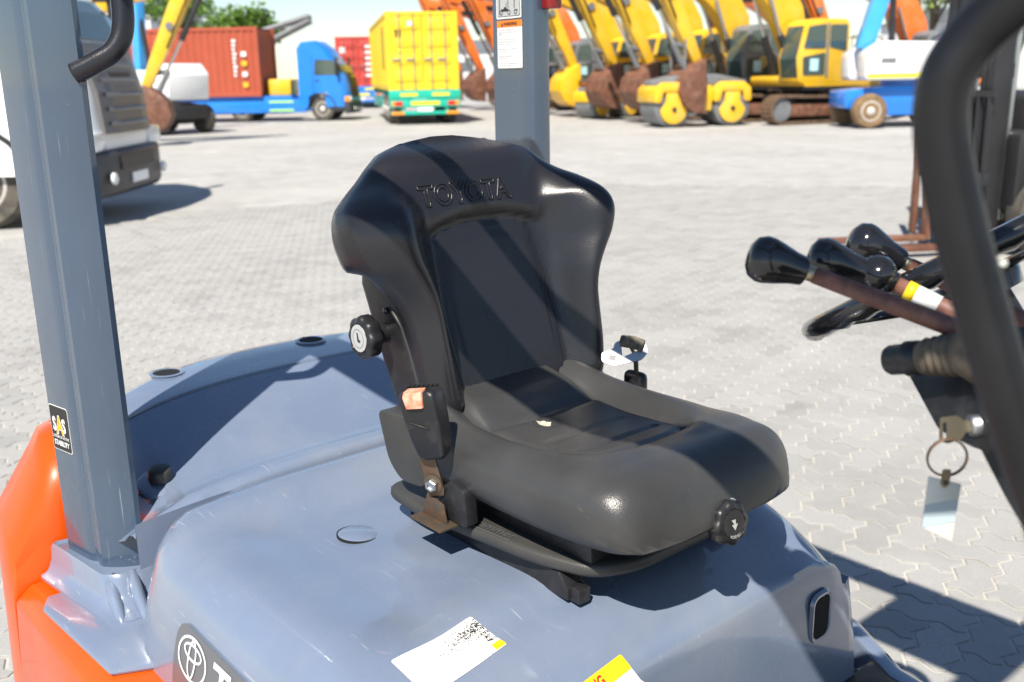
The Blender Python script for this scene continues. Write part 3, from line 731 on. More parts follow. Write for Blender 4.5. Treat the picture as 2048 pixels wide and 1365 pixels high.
# ---- key with ring and tag (hangs from the switch: its own thing)
KY = empty('ignition_key', 'worn key with rusty ring and pale tag hanging from the ignition switch', 'key', (0, 0, 0))
k0 = s0+ax*.028; kx = ax; ky = Vector((0, .25, 1)); ky = (ky-kx*ky.dot(kx)).normalized(); kz = kx.cross(ky)
def kp(a, b, c=0): return k0+kx*a+ky*b+kz*c
hd = rpoly([(0, -.005), (0, .005), (.006, .005), (.012, .011), (.028, .011), (.030, -.010), (.024, -.014), (.010, -.011), (.006, -.005)], .002, 2)
plate_with_holes('key_head', hd, [rpoly([(.0225, .006), (.0265, .006), (.027, -.009), (.0235, -.010)], .001, 2)], lambda a, b, c: kp(a, b, c-.001), .0022, m_brass, KY)
rc = kp(.0245, -.027, 0); mb = MB()
for tt, ph in ((0, 0),):
    L = []
    for k in range(41):
        a = 2*PI*k/40; d_ = Vector((.70, .71, 0))*math.cos(a)+Vector((0, 0, 1))*math.sin(a)
        L.append([rc+d_*(.0178+.0011*math.cos(b))+Vector((.71, -.70, 0))*.0022*math.sin(b) for b in (2*PI*j/8 for j in range(8))])
    mb.loft(L, cap0=False, cap1=False)
mb.build('key_ring', m_ruststeel, KY, smooth=True)
td = Vector((.72, .69, 0)).normalized(); tnn = Vector((.69, -.72, .05)).normalized(); tcn = rc+Vector((0, 0, -.017))
def tgp(a, b, c=0): return tcn+td*a+Vector((.02, .06, 1)).normalized()*b+tnn*c
tgpoly = rpoly([(-.0145, -.060), (.0145, -.060), (.0145, .0), (-.0145, .0)], .001, 2)
tgpoly = [(-.0150, -.002), (-.0145, -.052), (.0145, -.066), (.0150, -.009)]
mb = MB(); mb.loft([[tgp(a, b, -.0012) for a, b in tgpoly], [tgp(a, b, .0012) for a, b in tgpoly]]); tg2 = mb.build('key_tag', m_tag, KY, bevel=.0004)
mb = MB(); mb.loft([[tgp(a, b, .0012) for a, b in [(-.0145, -.030), (-.0143, -.052), (.0142, -.046), (.0144, -.024)]], [tgp(a, b, .0018) for a, b in [(-.0145, -.030), (-.0143, -.052), (.0142, -.046), (.0144, -.024)]]]); mb.build('tag_shade_band', m_tagshade, tg2)  # shadow across the tag, painted as a thin bluish layer
pt_ = rpoly([(-.004, .006), (.004, .006), (.004, -.009), (0, -.013), (-.004, -.009)], .002, 2)
mb = MB(); mb.loft([[tgp(a, b, .0013) for a, b in pt_], [tgp(a, b, .0022) for a, b in pt_]]); mb.build('tag_clip', m_brass, KY)
mb = MB(); mb.lathe([(.0022, 0), (.0022, .001), (.0005, .0014)], tgp(0, -.007, .0022), tnn, 12); mb.build('clip_rivet', m_ruststeel, KY, smooth=True)

# ---- black grab bar in front of the lens, grab handle on the rear pillar
def spline(P, n=8):
    out = []
    P = [Vector(p) for p in P]
    for i in range(len(P)-1):
        a = P[max(i-1, 0)]; b = P[i]; c = P[i+1]; d = P[min(i+2, len(P)-1)]
        for k in range(n):
            t = k/n; out.append(.5*((2*b)+(-a+c)*t+(2*a-5*b+4*c-d)*t*t+(-a+3*b-3*c+d)*t**3))
    out.append(P[-1]); return out
bar = [(.99, -.52, 1.735), (.93, -.525, 1.70), (.882, -.528, 1.658), (.858, -.530, 1.635), (.838, -.533, 1.616), (.827, -.538, 1.593), (.826, -.536, 1.563), (.837, -.528, 1.513), (.859, -.517, 1.441), (.880, -.504, 1.375), (.905, -.490, 1.304), (.94, -.475, 1.20), (.99, -.455, 1.05)]
mb = MB(); mb.tube(spline(bar), .0150, 18); gb = mb.build('grab_bar', m_blackmetal, FL, smooth=True)
mb = MB(); mb.lathe([(.002, 0), (.0018, .001), (.0005, .0014)], (.8655, -.5325, 1.495), (.5, -.7, .5), 10); mb.build('paint_chip', m_tag, gb)
mb = MB(); mb.tube(spline([(-.610, -.535, 1.615), (-.590, -.505, 1.632), (-.575, -.478, 1.652), (-.574, -.462, 1.69), (-.582, -.457, 1.76), (-.59, -.457, 1.86), (-.60, -.48, 1.90), (-.61, -.53, 1.915)], 6), .0175, 14); mb.build('grab_handle', m_leather, FL, smooth=True)

# ------------------------------------------------------------------ stickers and lettering
# white worn sticker on the hood
rng = random.Random(7)
hm = lambda off: hood_map(.119, -.468, R(97.6), off)
st = rect2(0, -.069, .150, 0, .004)
poly_decal('hood_sticker', st, hm(.0010), m_sticker, hood, .02)
v, f = scatter_specks(rng, 4200, (.060, .149), (-.069, -.001), .0003, .0010, lambda x, y: math.exp(-((y+.022-.10*(x-.12))/.010)**2)*sst(.06, .14, x)*.95+(.9 if x > .135 and y > -.05 and y < -.022 else 0)+.03)
decal('sticker_smudge', v, f, hm(.0014), m_black, hood)
decal('sticker_band', [(.130, -.068, 0), (.1495, -.068, 0), (.1495, -.056, 0), (.132, -.056, 0)], [(0, 1, 2, 3)], hm(.0015), m_yellowp, hood)
for k, tx_ in enumerate(('MOVING PARTS KEEP', 'HANDS CLEAR WHEN ENGINE', 'IS RUNNING OR HOT')):
    v, f = text_mesh(tx_, .0052, .0001); decal('sticker_lettering', [(-p[0]+.146, -p[1]-.028-.0075*k, 0) for p in v], f, hm(.0018), m_sticker, hood)
# yellow warning label
wm = lambda off: hood_map(.251, -.174, R(95), off)
poly_decal('warning_label', rect2(-.135, -.095, 0, 0, .003), wm(.0010), m_sticker, hood, .015)
poly_decal('label_band', rect2(-.135, -.020, 0, 0, .003), wm(.0017), m_yellowp, hood, .015)
v, f = text_mesh('WARNING', .017, .0006, align='RIGHT'); decal('label_lettering', [(p[0]-.050, p[1]-.0165, 0) for p in v], f, wm(.0024), m_redp, hood)
for k, tx_ in enumerate(('TO AVOID SERIOUS INJURY TO YOURSELF AND OTHERS', 'This truck must be operated only by trained and authorized', 'persons. Always fasten the seat belt before driving.', 'Do not jump off if the truck tips. Ask for help')):
    v, f = text_mesh(tx_, .0052, .00005, align='RIGHT'); decal('label_small_print', [(p[0]*.86-.004, p[1]-.029-.009*k, 0) for p in v], f, wm(.0019), m_greyp, hood)
# name decal on the hood side wall
def wall_y(z): return interp(z, [(.42, -.632), (.62, -.622), (.74, -.607), (.79, -.595), (.84, -.584), (.86, -.58)])
def wall_map(off): return lambda x, z: Vector((x, wall_y(z)-off, z))
poly_decal('side_decal', rpoly([(-.275, .70), (.25, .70), (.25, .800), (-.255, .812), (-.275, .79)], .014, 4), wall_map(.0012), m_decal, hood, .02)
ex, ez = -.213, .770
for (cx, cy, a, b, w) in ((ex, ez, .048, .033, .0042), (ex, ez+.010, .030, .0125, .0038), (ex, ez+.0, .0135, .0295, .0040)):
    v, f = ring2(cx, cy, a, b, w); decal('emblem_ring', v, f, wall_map(.0022+.0004*(a < .02)), m_white, hood)
v, f = text_mesh('TOYOTA', .078, .0014, spacing=1.08); decal('side_lettering', [(p[0]*1.15-.145, p[1]+.742, 0) for p in v], f, wall_map(.0022), m_white, hood, .02)
# stability sticker on the near pillar
pa0 = Vector((-.760, -.606, 0)); pe = (Vector((-.66, -.588, 0))-pa0).normalized()
sm = lambda off: flat_map(pa0, pe, (0, 0, 1), off)
poly_decal('pillar_sticker', rect2(.002, .956, .068, 1.042, .006), sm(.0008), m_sticker, rp)
poly_decal('pillar_sticker_ground', rect2(.0035, .9575, .0665, 1.0405, .005), sm(.0013), m_black, rp)
for tx_, m_, x0, sz in (('S', m_white, .011, .036), ('S', m_white, .044, .036), ('A', m_amber, .024, .046)):
    v, f = text_mesh(tx_, sz, .0014)
    if m_ is m_amber:
        vv, ff = text_mesh(tx_, sz, .0030); decal('sticker_letter_edge', [(p[0]*.72+x0, p[1]+.990, 0) for p in vv], ff, sm(.0020), m_white, rp)
    decal('sticker_letter', [(p[0]*.72+x0, p[1]+(.990 if m_ is m_amber else .994), 0) for p in v], f, sm(.0024 if m_ is m_amber else .0018), m_, rp)
v, f = text_mesh('SYSTEM OF ACTIVE', .0075, .0001, align='CENTER'); decal('sticker_small_print', [(p[0]*.86+.035, p[1]+.980, 0) for p in v], f, sm(.0018), m_white, rp)
v, f = text_mesh('STABILITY', .0135, .0004, align='CENTER'); decal('sticker_small_print', [(p[0]*.86+.035, p[1]+.966, 0) for p in v], f, sm(.0018), m_white, rp)
# warning sticker on the far pillar
qa = Vector((-.745, .452, 0)); qe = (Vector((-.63, .443, 0))-qa).normalized()
qm = lambda off: flat_map(qa, qe, (0, 0, 1), off)
poly_decal('pillar_warning', rect2(.018, 1.615, .112, 1.718, .004), qm(.0008), m_sticker, lp)
poly_decal('warning_header', rect2(.018, 1.704, .112, 1.7185, .002), qm(.0013), m_orangep, lp)
v, f = text_mesh('WARNING', .0105, .0004, align='CENTER'); decal('warning_lettering', [(p[0]+.069, p[1]+1.7075, 0) for p in v], f, qm(.0018), m_black, lp)
decal('warning_triangle', [(.0335, 1.7065, 0), (.0425, 1.7065, 0), (.038, 1.7155, 0)], [(0, 1, 2)], qm(.0018), m_black, lp)
lines = ['This lift truck is equipped with', 'Operator Presence Sensing System', '(OPSS).', '', 'OPSS operates travel and load', 'handling functions only when the', 'operator is in the seat.', '', 'All functions stop when operator', 'leaves the seat.', '', 'Apply parking brake before', 'leaving the truck.', '', 'Failure to follow warning may cause', 'serious injury or death.']
for k, tx_ in enumerate(lines):
    if tx_:
        v, f = text_mesh(tx_, .0058, .00003); decal('warning_small_print', [(p[0]*.85+.023, p[1]+1.697-.0052*k, 0) for p in v], f, qm(.0014), m_greyp, lp)
poly_decal('pictogram', rect2(.016, 1.7225, .110, 1.80, .004), qm(.0008), m_sticker, lp)
poly_decal('pictogram_ground', rect2(.020, 1.7265, .106, 1.796, .004), qm(.0012), m_black, lp)
poly_decal('pictogram_field', rect2(.0212, 1.7277, .1048, 1.7948, .004), qm(.0016), m_disc, lp)
def pd(pts, m_=m_black, off=.0021): decal('pictogram_mark', [(a, b, 0) for a, b in pts], [tuple(range(len(pts)))], qm(off), m_, lp)
for cx in (.036, .066, .090):
    v, f = ring2(cx, 1.7355, .0055, .0055, .0017, 20); decal('pictogram_wheel', v, f, qm(.0022), m_black, lp)
pd([(.028, 1.732), (.0305, 1.732), (.0325, 1.79), (.030, 1.79)]); pd([(.038, 1.738), (.062, 1.738), (.063, 1.7435), (.036, 1.7435)]); pd([(.062, 1.744), (.064, 1.744), (.0615, 1.79), (.0595, 1.79)]); pd([(.047, 1.744), (.056, 1.744), (.057, 1.757), (.0555, 1.757), (.0545, 1.747), (.047, 1.747)])
pd([(.084, 1.744), (.0865, 1.744), (.088, 1.765), (.0855, 1.765)]); pd([(.088, 1.738), (.098, 1.738), (.098, 1.740), (.088, 1.740)])
v, f = ring2(.086, 1.776, .0105, .0105, .0017, 28); decal('pictogram_ring', v, f, qm(.0026), m_redp, lp)
# small red reflector block on the far pillar
mb = MB(); mb.box((-.60, .47, 1.738), (-.565, .50, 1.80)); mb.build('tail_lamp', mat('red_lens', (.25, .01, .008), .25, coat=.3), FL, bevel=.004)
# ------------------------------------------------------------------ ground and pavers
def ground_mat(name, base, joint=False):
    m = bpy.data.materials.new(name); m.use_nodes = True; n = m.node_tree.nodes; l = m.node_tree.links; b = n['Principled BSDF']
    b.inputs['Roughness'].default_value = .88; b.inputs['Specular IOR Level'].default_value = .25
    tc = n.new('ShaderNodeTexCoord').outputs['Object'] if not joint else n.new('ShaderNodeNewGeometry').outputs['Position']
    def nz(sc, d=5, r=.6, dist=0):
        t = n.new('ShaderNodeTexNoise'); t.inputs['Scale'].default_value = sc; t.inputs['Detail'].default_value = d; t.inputs['Roughness'].default_value = r; t.inputs['Distortion'].default_value = dist; l.new(tc, t.inputs['Vector']); return t.outputs['Fac']
    def rp_(f, a, c):
        t = n.new('ShaderNodeMapRange'); t.inputs[1].default_value = a; t.inputs[2].default_value = c; l.new(f, t.inputs[0]); return t.outputs[0]
    def mx(f, A, B):
        t = n.new('ShaderNodeMix'); t.data_type = 'RGBA'; l.new(f, t.inputs[0])
        for s_, v in ((6, A), (7, B)):
            if hasattr(v, 'is_linked'): l.new(v, t.inputs[s_])
            else: t.inputs[s_].default_value = (*v, 1)
        return t.outputs[2]
    c = mx(rp_(nz(.35, 6), .35, .65), tuple(x*.86 for x in base), tuple(x*1.10 for x in base))
    c = mx(rp_(nz(2.2, 7, .65, .3), .40, .72), c, tuple(min(1, x*1.18) for x in base))
    c = mx(rp_(nz(.8, 8, .7, .8), .60, .72), c, tuple(min(1, x*1.42) for x in base))
    c = mx(rp_(nz(1.1, 8, .7, .5), .60, .76), c, tuple(x*.62 for x in base))
    if joint:
        oi = n.new('ShaderNodeObjectInfo'); vw = n.new('ShaderNodeTexWhiteNoise'); vw.noise_dimensions = '2D'; cxy = n.new('ShaderNodeCombineXYZ'); gi = n.new('ShaderNodeNewGeometry'); l.new(oi.outputs['Random'], cxy.inputs[0]); l.new(gi.outputs['Random Per Island'], cxy.inputs[1]); l.new(cxy.outputs[0], vw.inputs['Vector'])
        c = mx(rp_(vw.outputs['Value'], .25, 1.5), c, tuple(x*1.2 for x in base)); c = mx(rp_(vw.outputs['Value'], .25, -.4), c, tuple(x*.78 for x in base)); c = mx(rp_(nz(160, 3), .45, .8), c, tuple(x*.78 for x in base))
    l.new(c, b.inputs['Base Color'])
    bn = n.new('ShaderNodeBump'); bn.inputs['Strength'].default_value = .35; bn.inputs['Distance'].default_value = .004; l.new(nz(90, 4), bn.inputs['Height']); l.new(bn.outputs[0], b.inputs['Normal'])
    return m
m_ground = ground_mat('concrete_yard', (.365, .358, .342))
m_paver = ground_mat('grey_paver', (.322, .317, .306), True)
m_sand = ground_mat('joint_sand', (.45, .43, .39))
mb = MB(); mb.add([(-2500, -2500, -.012), (2500, -2500, -.012), (2500, 2500, -.012), (-2500, 2500, -.012)], [(0, 1, 2, 3)])
gr = mb.build('ground', m_ground); gr['kind'] = 'structure'
mb = MB(); px0 = [(-9.5, -2.5), (2.5, -2.5), (4.5, 3.0), (5.5, 10.0), (3.0, 13.5), (-4.0, 13.5), (-10.5, 9.0), (-11.0, 4.0)]
mb.prism(px0, (-.011, -.0045), (0, 0, 0), (1, 0, 0), (0, 1, 0), (0, 0, 1)); bed = mb.build('paving', m_sand); bed['kind'] = 'structure'
UN = .12; PA = R(13.5); pe1 = (math.cos(PA), math.sin(PA)); pe2 = (-math.sin(PA), math.cos(PA))
def inpoly(x, y, P):
    c = False; j = len(P)-1
    for i in range(len(P)):
        if (P[i][1] > y) != (P[j][1] > y) and x < (P[j][0]-P[i][0])*(y-P[i][1])/(P[j][1]-P[i][1])+P[i][0]: c = not c
        j = i
    return c
def wig(a, b, par):
    """zigzag interlocking edge between lattice points, the same seen from both sides"""
    sw = (a[0]+a[1]) > (b[0]+b[1]); p, q = (b, a) if sw else (a, b)
    d = (q[0]-p[0], q[1]-p[1]); nrm = (-d[1], d[0]); w = .13
    pts = [(p[0]+d[0]*t+nrm[0]*o, p[1]+d[1]*t+nrm[1]*o) for t, o in ((0, 0), (.30, w), (.70, -w))]
    pts.append(q)
    if sw: pts = pts[::-1]
    return pts[:-1]
def paver_loop(i, j, horiz):
    c = [(i, j), (i+1, j), (i+2, j), (i+2, j+1), (i+1, j+1), (i, j+1)] if horiz else [(i, j), (i+1, j), (i+1, j+1), (i+1, j+2), (i, j+2), (i, j+1)]
    out = []
    for k in range(6): out += wig(c[k], c[(k+1) % 6], 0)
    return out
def paver_mesh(horiz):
    lp_ = paver_loop(0, 0, horiz); cx = 1 if horiz else .5; cy = .5 if horiz else 1
    P = [((x-cx)*UN, (y-cy)*UN) for x, y in lp_]
    def ins(P, d):
        out = []; N = len(P)
        for k in range(N):
            a = Vector(P[k-1]); b = Vector(P[k]); c = Vector(P[(k+1) % N]); t1 = (b-a).normalized(); t2 = (c-b).normalized()
            n1 = Vector((-t1.y, t1.x)); n2 = Vector((-t2.y, t2.x)); m_ = n1+n2; m_ = m_/max(.35, m_.dot(n1)); out.append(tuple(b+m_*d))
        return out
    top = ins(P, .0078); lo = ins(P, .0050)
    rot = lambda p: (p[0]*pe1[0]+p[1]*pe2[0], p[0]*pe1[1]+p[1]*pe2[1])
    v = [(*rot(p), -.004) for p in lo]+[(*rot(p), -.0016) for p in lo]+[(*rot(p), 0) for p in top]
    n_ = len(P); f = []
    for r_ in range(2):
        for k in range(n_): a = r_*n_+k; b = r_*n_+(k+1) % n_; f.append((a, b, b+n_, a+n_))
    f.append(tuple(range(2*n_, 3*n_)))
    return v, f
PM = {}
for hz in (True, False):
    v, f = paver_mesh(hz); me = bpy.data.meshes.new('paver'); me.from_pydata(v, [], f); me.update(); me.materials.append(m_paver); PM[hz] = (me, v, f)
rngp = random.Random(11)
near = []; far = []
for i in range(-105, 85):
    for j in range(-35, 135):
        k = (i-j) % 4
        if k == 0: hz = True; ci, cj = i+1, j+.5
        elif k == 3: hz = False; ci, cj = i+.5, j+1
        else: continue
        x = (ci*pe1[0]+cj*pe2[0])*UN; y = (ci*pe1[1]+cj*pe2[1])*UN
        if not inpoly(x, y, px0): continue
        if -.9 < x < 1.2 and -.5 < y < .35: continue
        d = Vector((x, y, 0))-cam.location; zc_ = d.dot(fw); u = 1024+2000*d.dot(r2)/zc_; w = 682-2000*d.dot(u2)/zc_
        vis = zc_ > .3 and 1180 < u < 2110 and w < 1420 and y > .62 and not (u < 1690 and w > 1000)
        (near if vis else far).append((d.length, x, y, hz))
near.sort(); far += near[300:]; near = near[:300]
for d, x, y, hz in near:
    o = bpy.data.objects.new('paver', PM[hz][0]); C.objects.link(o); o.parent = bed
    o.location = (x, y, rngp.uniform(-.0007, .0012)); o.rotation_euler = (rngp.uniform(-.006, .006), rngp.uniform(-.006, .006), rngp.uniform(-.008, .008))
mb = MB()
for d, x, y, hz in far:
    dz = rngp.uniform(-.0007, .0012); mb.add([(p[0]+x, p[1]+y, p[2]+dz) for p in PM[hz][1]], PM[hz][2])
fo = mb.build('paver_field', m_paver, bed); fo['kind'] = 'stuff'
# ------------------------------------------------------------------ background machines
b_yel = mat('machine_yellow', (.80, .47, .015), .4, coat=.3, var=.10, vscale=2, dust=(.45, .36, .22), dscale=2, dth=.6, damt=.5)
b_org = mat('machine_orange', (.78, .17, .02), .4, coat=.3, var=.10, vscale=2, dust=(.45, .33, .22), dscale=2, dth=.6, damt=.5)
b_blk = mat('machine_black', (.02, .02, .022), .5, var=.3, vscale=3)
b_gry = mat('machine_grey', (.16, .17, .18), .5, var=.2, vscale=3)
b_trk = mat('track_steel', (.16, .105, .07), .6, metal=.3, var=.4, vscale=6)
b_rst = mat('rusty_bucket', (.15, .06, .035), .6, var=.35, vscale=4, dust=(.33, .24, .16), dscale=5, dth=.6, damt=.6)
b_gls = mat('cab_glass', (.05, .08, .075), .06, spec=.8, coat=.3)
b_wht = mat('white_body', (.80, .80, .80), .3, coat=.5, var=.03, vscale=2)
b_blu = mat('truck_blue', (.015, .20, .70), .3, coat=.6, var=.06, vscale=2)
b_lbl = mat('boom_blue', (.05, .38, .82), .35, coat=.5, var=.06, vscale=2)
b_chr = mat('steel_rod', (.55, .56, .57), .25, metal=1)
b_tyr = mat('tyre_rubber', (.045, .042, .038), .8, dust=(.20, .17, .13), dscale=6, dth=.5, damt=.7)
b_mud = mat('muddy_tyre', (.14, .09, .05), .85, dust=(.30, .19, .09), dscale=4, dth=.45, damt=.8)
b_rim = mat('wheel_rim', (.62, .60, .56), .45, metal=.2, dust=(.3, .2, .12), dscale=5, dth=.55, damt=.5)
b_brn = mat('container_brown', (.40, .075, .035), .5, var=.1, vscale=1.5, dust=(.28, .08, .04), dscale=3, dth=.55, damt=.5)
b_red = mat('container_red', (.52, .06, .045), .5, var=.1, vscale=1.5)
b_cyl = mat('container_yellow', (.82, .56, .02), .5, var=.06, vscale=1.5, dust=(.6, .42, .1), dscale=3, dth=.6, damt=.4)
b_grn = mat('trailer_green', (.01, .42, .30), .4, coat=.3, var=.08, vscale=3)
b_lamp_r = mat('lamp_red', (.6, .02, .015), .3, coat=.3)
b_lamp_o = mat('lamp_orange', (.85, .28, .01), .3, coat=.3)
b_lamp_w = mat('lamp_clear', (.75, .77, .78), .15, coat=.5)
b_refl = mat('reflective_yellow', (.80, .75, .02), .35, coat=.3)
b_lime = mat('reflective_lime', (.45, .80, .08), .35, coat=.3)
b_pap = mat('paper_notice', (.45, .72, .78), .5)

def copy_tree(o, parent=None):
    c = o.copy(); C.objects.link(c); c.parent = parent
    for ch in list(o.children): copy_tree(ch, c)
    return c
def P_(parent, name, m, fn, **k):
    mb = MB(); fn(mb); return mb.build(name, m, parent, **k)
def wheel(parent, x, y, r, w, tm=b_tyr, side=-1, lug=0, rimc=b_rim):
    rr = r*.58
    def f(mb): mb.lathe([(rr, -w/2), (r*.90, -w/2), (r, -w*.36), (r, w*.36), (r*.90, w/2), (rr, w/2)], (x, y, r), (0, 1, 0), 32, lug, .018 if lug else 0)
    t = P_(parent, 'wheel', tm, f, smooth=True, angle=35)
    def g(mb):
        o = (x, y+side*w*.5, r); a = (0, side, 0)
        mb.lathe([(rr*1.02, -w*.3), (rr*1.02, .005), (rr*.90, .01), (rr*.80, -w*.22), (rr*.45, -w*.20), (rr*.40, .02), (rr*.18, .05), (.001, .05)], o, a, 28)
    P_(t, 'rim', rimc, g, smooth=True, angle=40)
    for k in range(8):
        a = 2*PI*k/8
        P_(t, 'rim_hole', b_blk, lambda mb: mb.lathe([(rr*.10, -.01), (rr*.10, .012)], (x+math.cos(a)*rr*.62, y+side*w*.29, r+math.sin(a)*rr*.62), (0, side, 0), 8))
    return t

# ---- crawler excavator, nose along +x, cab on the left (+y)
def excavator(col, label, cabcol, bucketm, s=1.0):
    E = empty('excavator', label, 'excavator', (0, 0, 0), 0, 'excavators lined up along the yard')
    for sg in (-1, 1):
        y0, y1 = (sg*1.35, sg*.80) if sg < 0 else (.80, 1.35)
        def belt(mb):
            Lp = []; Rr = .42
            path = [(-1.65+0.0, 'a')]
            pts = []
            for k in range(13): a = PI/2+PI*k/12; pts.append((-1.60+Rr*math.cos(a), Rr+.02+Rr*math.sin(a)))
            for k in range(1, 16): pts.append((-1.6+3.3*k/16, .02))
            for k in range(13): a = -PI/2+PI*k/12; pts.append((1.70+Rr*math.cos(a), Rr+.02+Rr*math.sin(a)))
            for k in range(1, 16): pts.append((1.7-3.3*k/16, 2*Rr+.02-.03*math.sin(PI*k/16)))
            N = len(pts); out = []; inn = []
            for k in range(N*2):
                p = Vector(pts[(k//2) % N]); q = Vector(pts[(k//2+1) % N]); c = p.lerp(q, .5*(k % 2)); ctr = Vector((max(-1.6, min(1.7, c.x)), Rr+.02))
                d = (c-ctr).normalized(); g = .035 if k % 2 else 0.
                out.append(c+d*(g-.01)); inn.append(c-d*.07)
            for k in range(N*2):
                a, b = out[k], out[(k+1) % (2*N)]; c_, d_ = inn[k], inn[(k+1) % (2*N)]
                mb.add([(a.x, y0, a.y), (b.x, y0, b.y), (d_.x, y0, d_.y), (c_.x, y0, c_.y), (a.x, y1, a.y), (b.x, y1, b.y), (d_.x, y1, d_.y), (c_.x, y1, c_.y)],
                       [(0, 1, 5, 4), (0, 3, 2, 1), (4, 5, 6, 7), (3, 7, 6, 2)])
        tr = P_(E, 'track', b_trk, belt)
        P_(tr, 'track_frame', b_rst, lambda mb: mb.box((-1.45, y0+.12, .22), (1.5, y1-.12, .62)), bevel=.05)
        for xx in (-1.6, 1.7): P_(tr, 'idler', b_gry, lambda mb: mb.lathe([(.10, -.2), (.34, -.2), (.34, .2), (.10, .2)], (xx, (y0+y1)/2, .44), (0, 1, 0), 20), smooth=True, angle=40)
    P_(E, 'undercarriage', b_blk, lambda mb: (mb.box((-.9, -.85, .45), (.9, .85, .85)), mb.lathe([(.65, 0), (.65, .28)], (0, 0, .80), (0, 0, 1), 24)))
    h = P_(E, 'house', col, lambda mb: mb.prism(rpoly([(-2.55, 1.08), (.95, 1.08), (1.05, 1.22), (1.05, 1.40), (-.35, 1.48), (-.55, 2.05), (-2.5, 2.10), (-2.72, 1.9), (-2.75, 1.3)], .08, 3), (-1.35, 1.35)), bevel=.05)
    P_(E, 'counterweight', col, lambda mb: mb.loft([[(x, y, z) for x, y in rpoly([(-2.1, -1.38), (-2.1, 1.38), (-2.6, 1.30), (-2.92, .7), (-2.98, 0), (-2.92, -.7), (-2.6, -1.30)], .1, 3)] for z in (1.12, 1.3, 1.9, 2.02)]), bevel=.04)
    P_(E, 'house_belt', b_blk, lambda mb: mb.box((-2.4, -1.36, 1.00), (.98, 1.36, 1.10)))
    P_(E, 'exhaust', b_blk, lambda mb: mb.tube([(-1.9, -.6, 2.05), (-1.9, -.6, 2.55), (-1.98, -.6, 2.62)], .06, 10))
    for yy in (.45, 1.30): P_(E, 'guard_rail', b_gry, lambda mb: mb.tube([(-.7, yy, 2.08), (-.7, yy, 2.55), (-1.8, yy, 2.5), (-1.9, yy, 2.1)], .025, 6))
    # cab
    prof = rpoly([(1.18, 1.20), (1.28, 1.9), (1.02, 2.92), (.75, 3.04), (-.42, 3.04), (-.55, 2.9), (-.55, 1.20)], .09, 3)
    cb = P_(E, 'cab', cabcol, lambda mb: mb.prism(prof, (.40, 1.36)), bevel=.03)
    for yy, sg in ((1.362, 1), (.398, -1)):
        for pg in ([(.30, 2.18), (1.10, 2.18), (.94, 2.82), (.30, 2.90)], [(.30, 1.42), (1.08, 1.42), (1.12, 1.95), (.30, 2.08)], [(-.46, 2.10), (.16, 2.22), (.16, 2.88), (-.46, 2.88)]):
            P_(cb, 'window', b_gls, lambda mb: mb.prism(rpoly(pg, .07, 3), (0, sg*.012), (0, yy, 0)))
        P_(cb, 'door_frame', b_gry, lambda mb: mb.box((.19, yy, 1.36), (.27, yy+sg*.02, 2.92)))
    fw_ = [(1.19, 1.35), (1.275, 1.9), (1.03, 2.84)]
    P_(cb, 'windscreen', b_gls, lambda mb: mb.loft([[(x+.012, .48, z), (x+.012, 1.28, z), (x-.02, 1.28, z), (x-.02, .48, z)] for x, z in fw_]))
    P_(cb, 'notice', b_pap, lambda mb: mb.box((.55, 1.375, 1.55), (.85, 1.382, 1.9)))
    P_(cb, 'notice', b_pap, lambda mb: mb.box((-.25, .385, 2.35), (.0, .388, 2.7)))
    # boom, arm, cylinders, bucket
    def boxbeam(mb, pts, w):
        L = []
        for (x, z, hh, ang) in pts:
            c, s_ = math.cos(ang), math.sin(ang); nx, nz = -s_, c
            L.append([(x+nx*hh, -w, z+nz*hh), (x+nx*hh, w, z+nz*hh), (x-nx*hh, w, z-nz*hh), (x-nx*hh, -w, z-nz*hh)])
        mb.loft(L)
    bm_ = P_(E, 'boom', col, lambda mb: boxbeam(mb, [(.20, 1.55, .22, R(75)), (.45, 2.3, .36, R(70)), (.80, 3.2, .50, R(62)), (1.35, 3.98, .55, R(45)), (2.1, 4.5, .52, R(24)), (3.2, 4.82, .42, R(12)), (4.6, 5.05, .30, R(8)), (5.5, 5.15, .20, R(6))], .28), bevel=.03)
    for sy in (-.42, .42):
        P_(bm_, 'boom_cylinder', b_blk, lambda mb: mb.tube([(.75, sy, 1.45), (1.25, sy, 2.6)], .11, 12))
        P_(bm_, 'boom_rod', b_chr, lambda mb: mb.tube([(1.25, sy, 2.6), (1.75, sy, 3.9)], .055, 10))
    P_(bm_, 'arm_cylinder', col, lambda mb: mb.tube([(2.3, 0, 5.15), (4.2, 0, 5.75)], .12, 12)); P_(bm_, 'arm_rod', b_chr, lambda mb: mb.tube([(4.2, 0, 5.75), (5.9, 0, 5.9)], .055, 10))
    ar = P_(E, 'arm', col, lambda mb: boxbeam(mb, [(6.05, 6.0, .14, R(-112)), (5.55, 5.1, .30, R(-116)), (5.0, 4.0, .27, R(-117)), (4.4, 2.8, .21, R(-117)), (3.95, 1.9, .15, R(-117))], .18), bevel=.03)
    P_(ar, 'bucket_cylinder', b_blk, lambda mb: mb.tube([(5.95, 0, 4.75), (5.2, 0, 3.35)], .10, 12)); P_(ar, 'bucket_rod', b_chr, lambda mb: mb.tube([(5.2, 0, 3.35), (4.65, 0, 2.35)], .05, 10))
    P_(ar, 'link', b_gry, lambda mb: mb.tube([(4.7, 0, 2.4), (4.35, 0, 1.75)], .09, 10)); P_(ar, 'link', b_gry, lambda mb: mb.tube([(4.65, 0, 2.38), (4.25, 0, 2.3)], .08, 10))
    for yy in (-.20, .20): P_(ar, 'hose', b_blk, lambda mb: mb.tube([(5.9, yy, 5.4), (5.35, yy*1.3, 4.3), (4.75, yy*1.2, 3.1)], .03, 6))
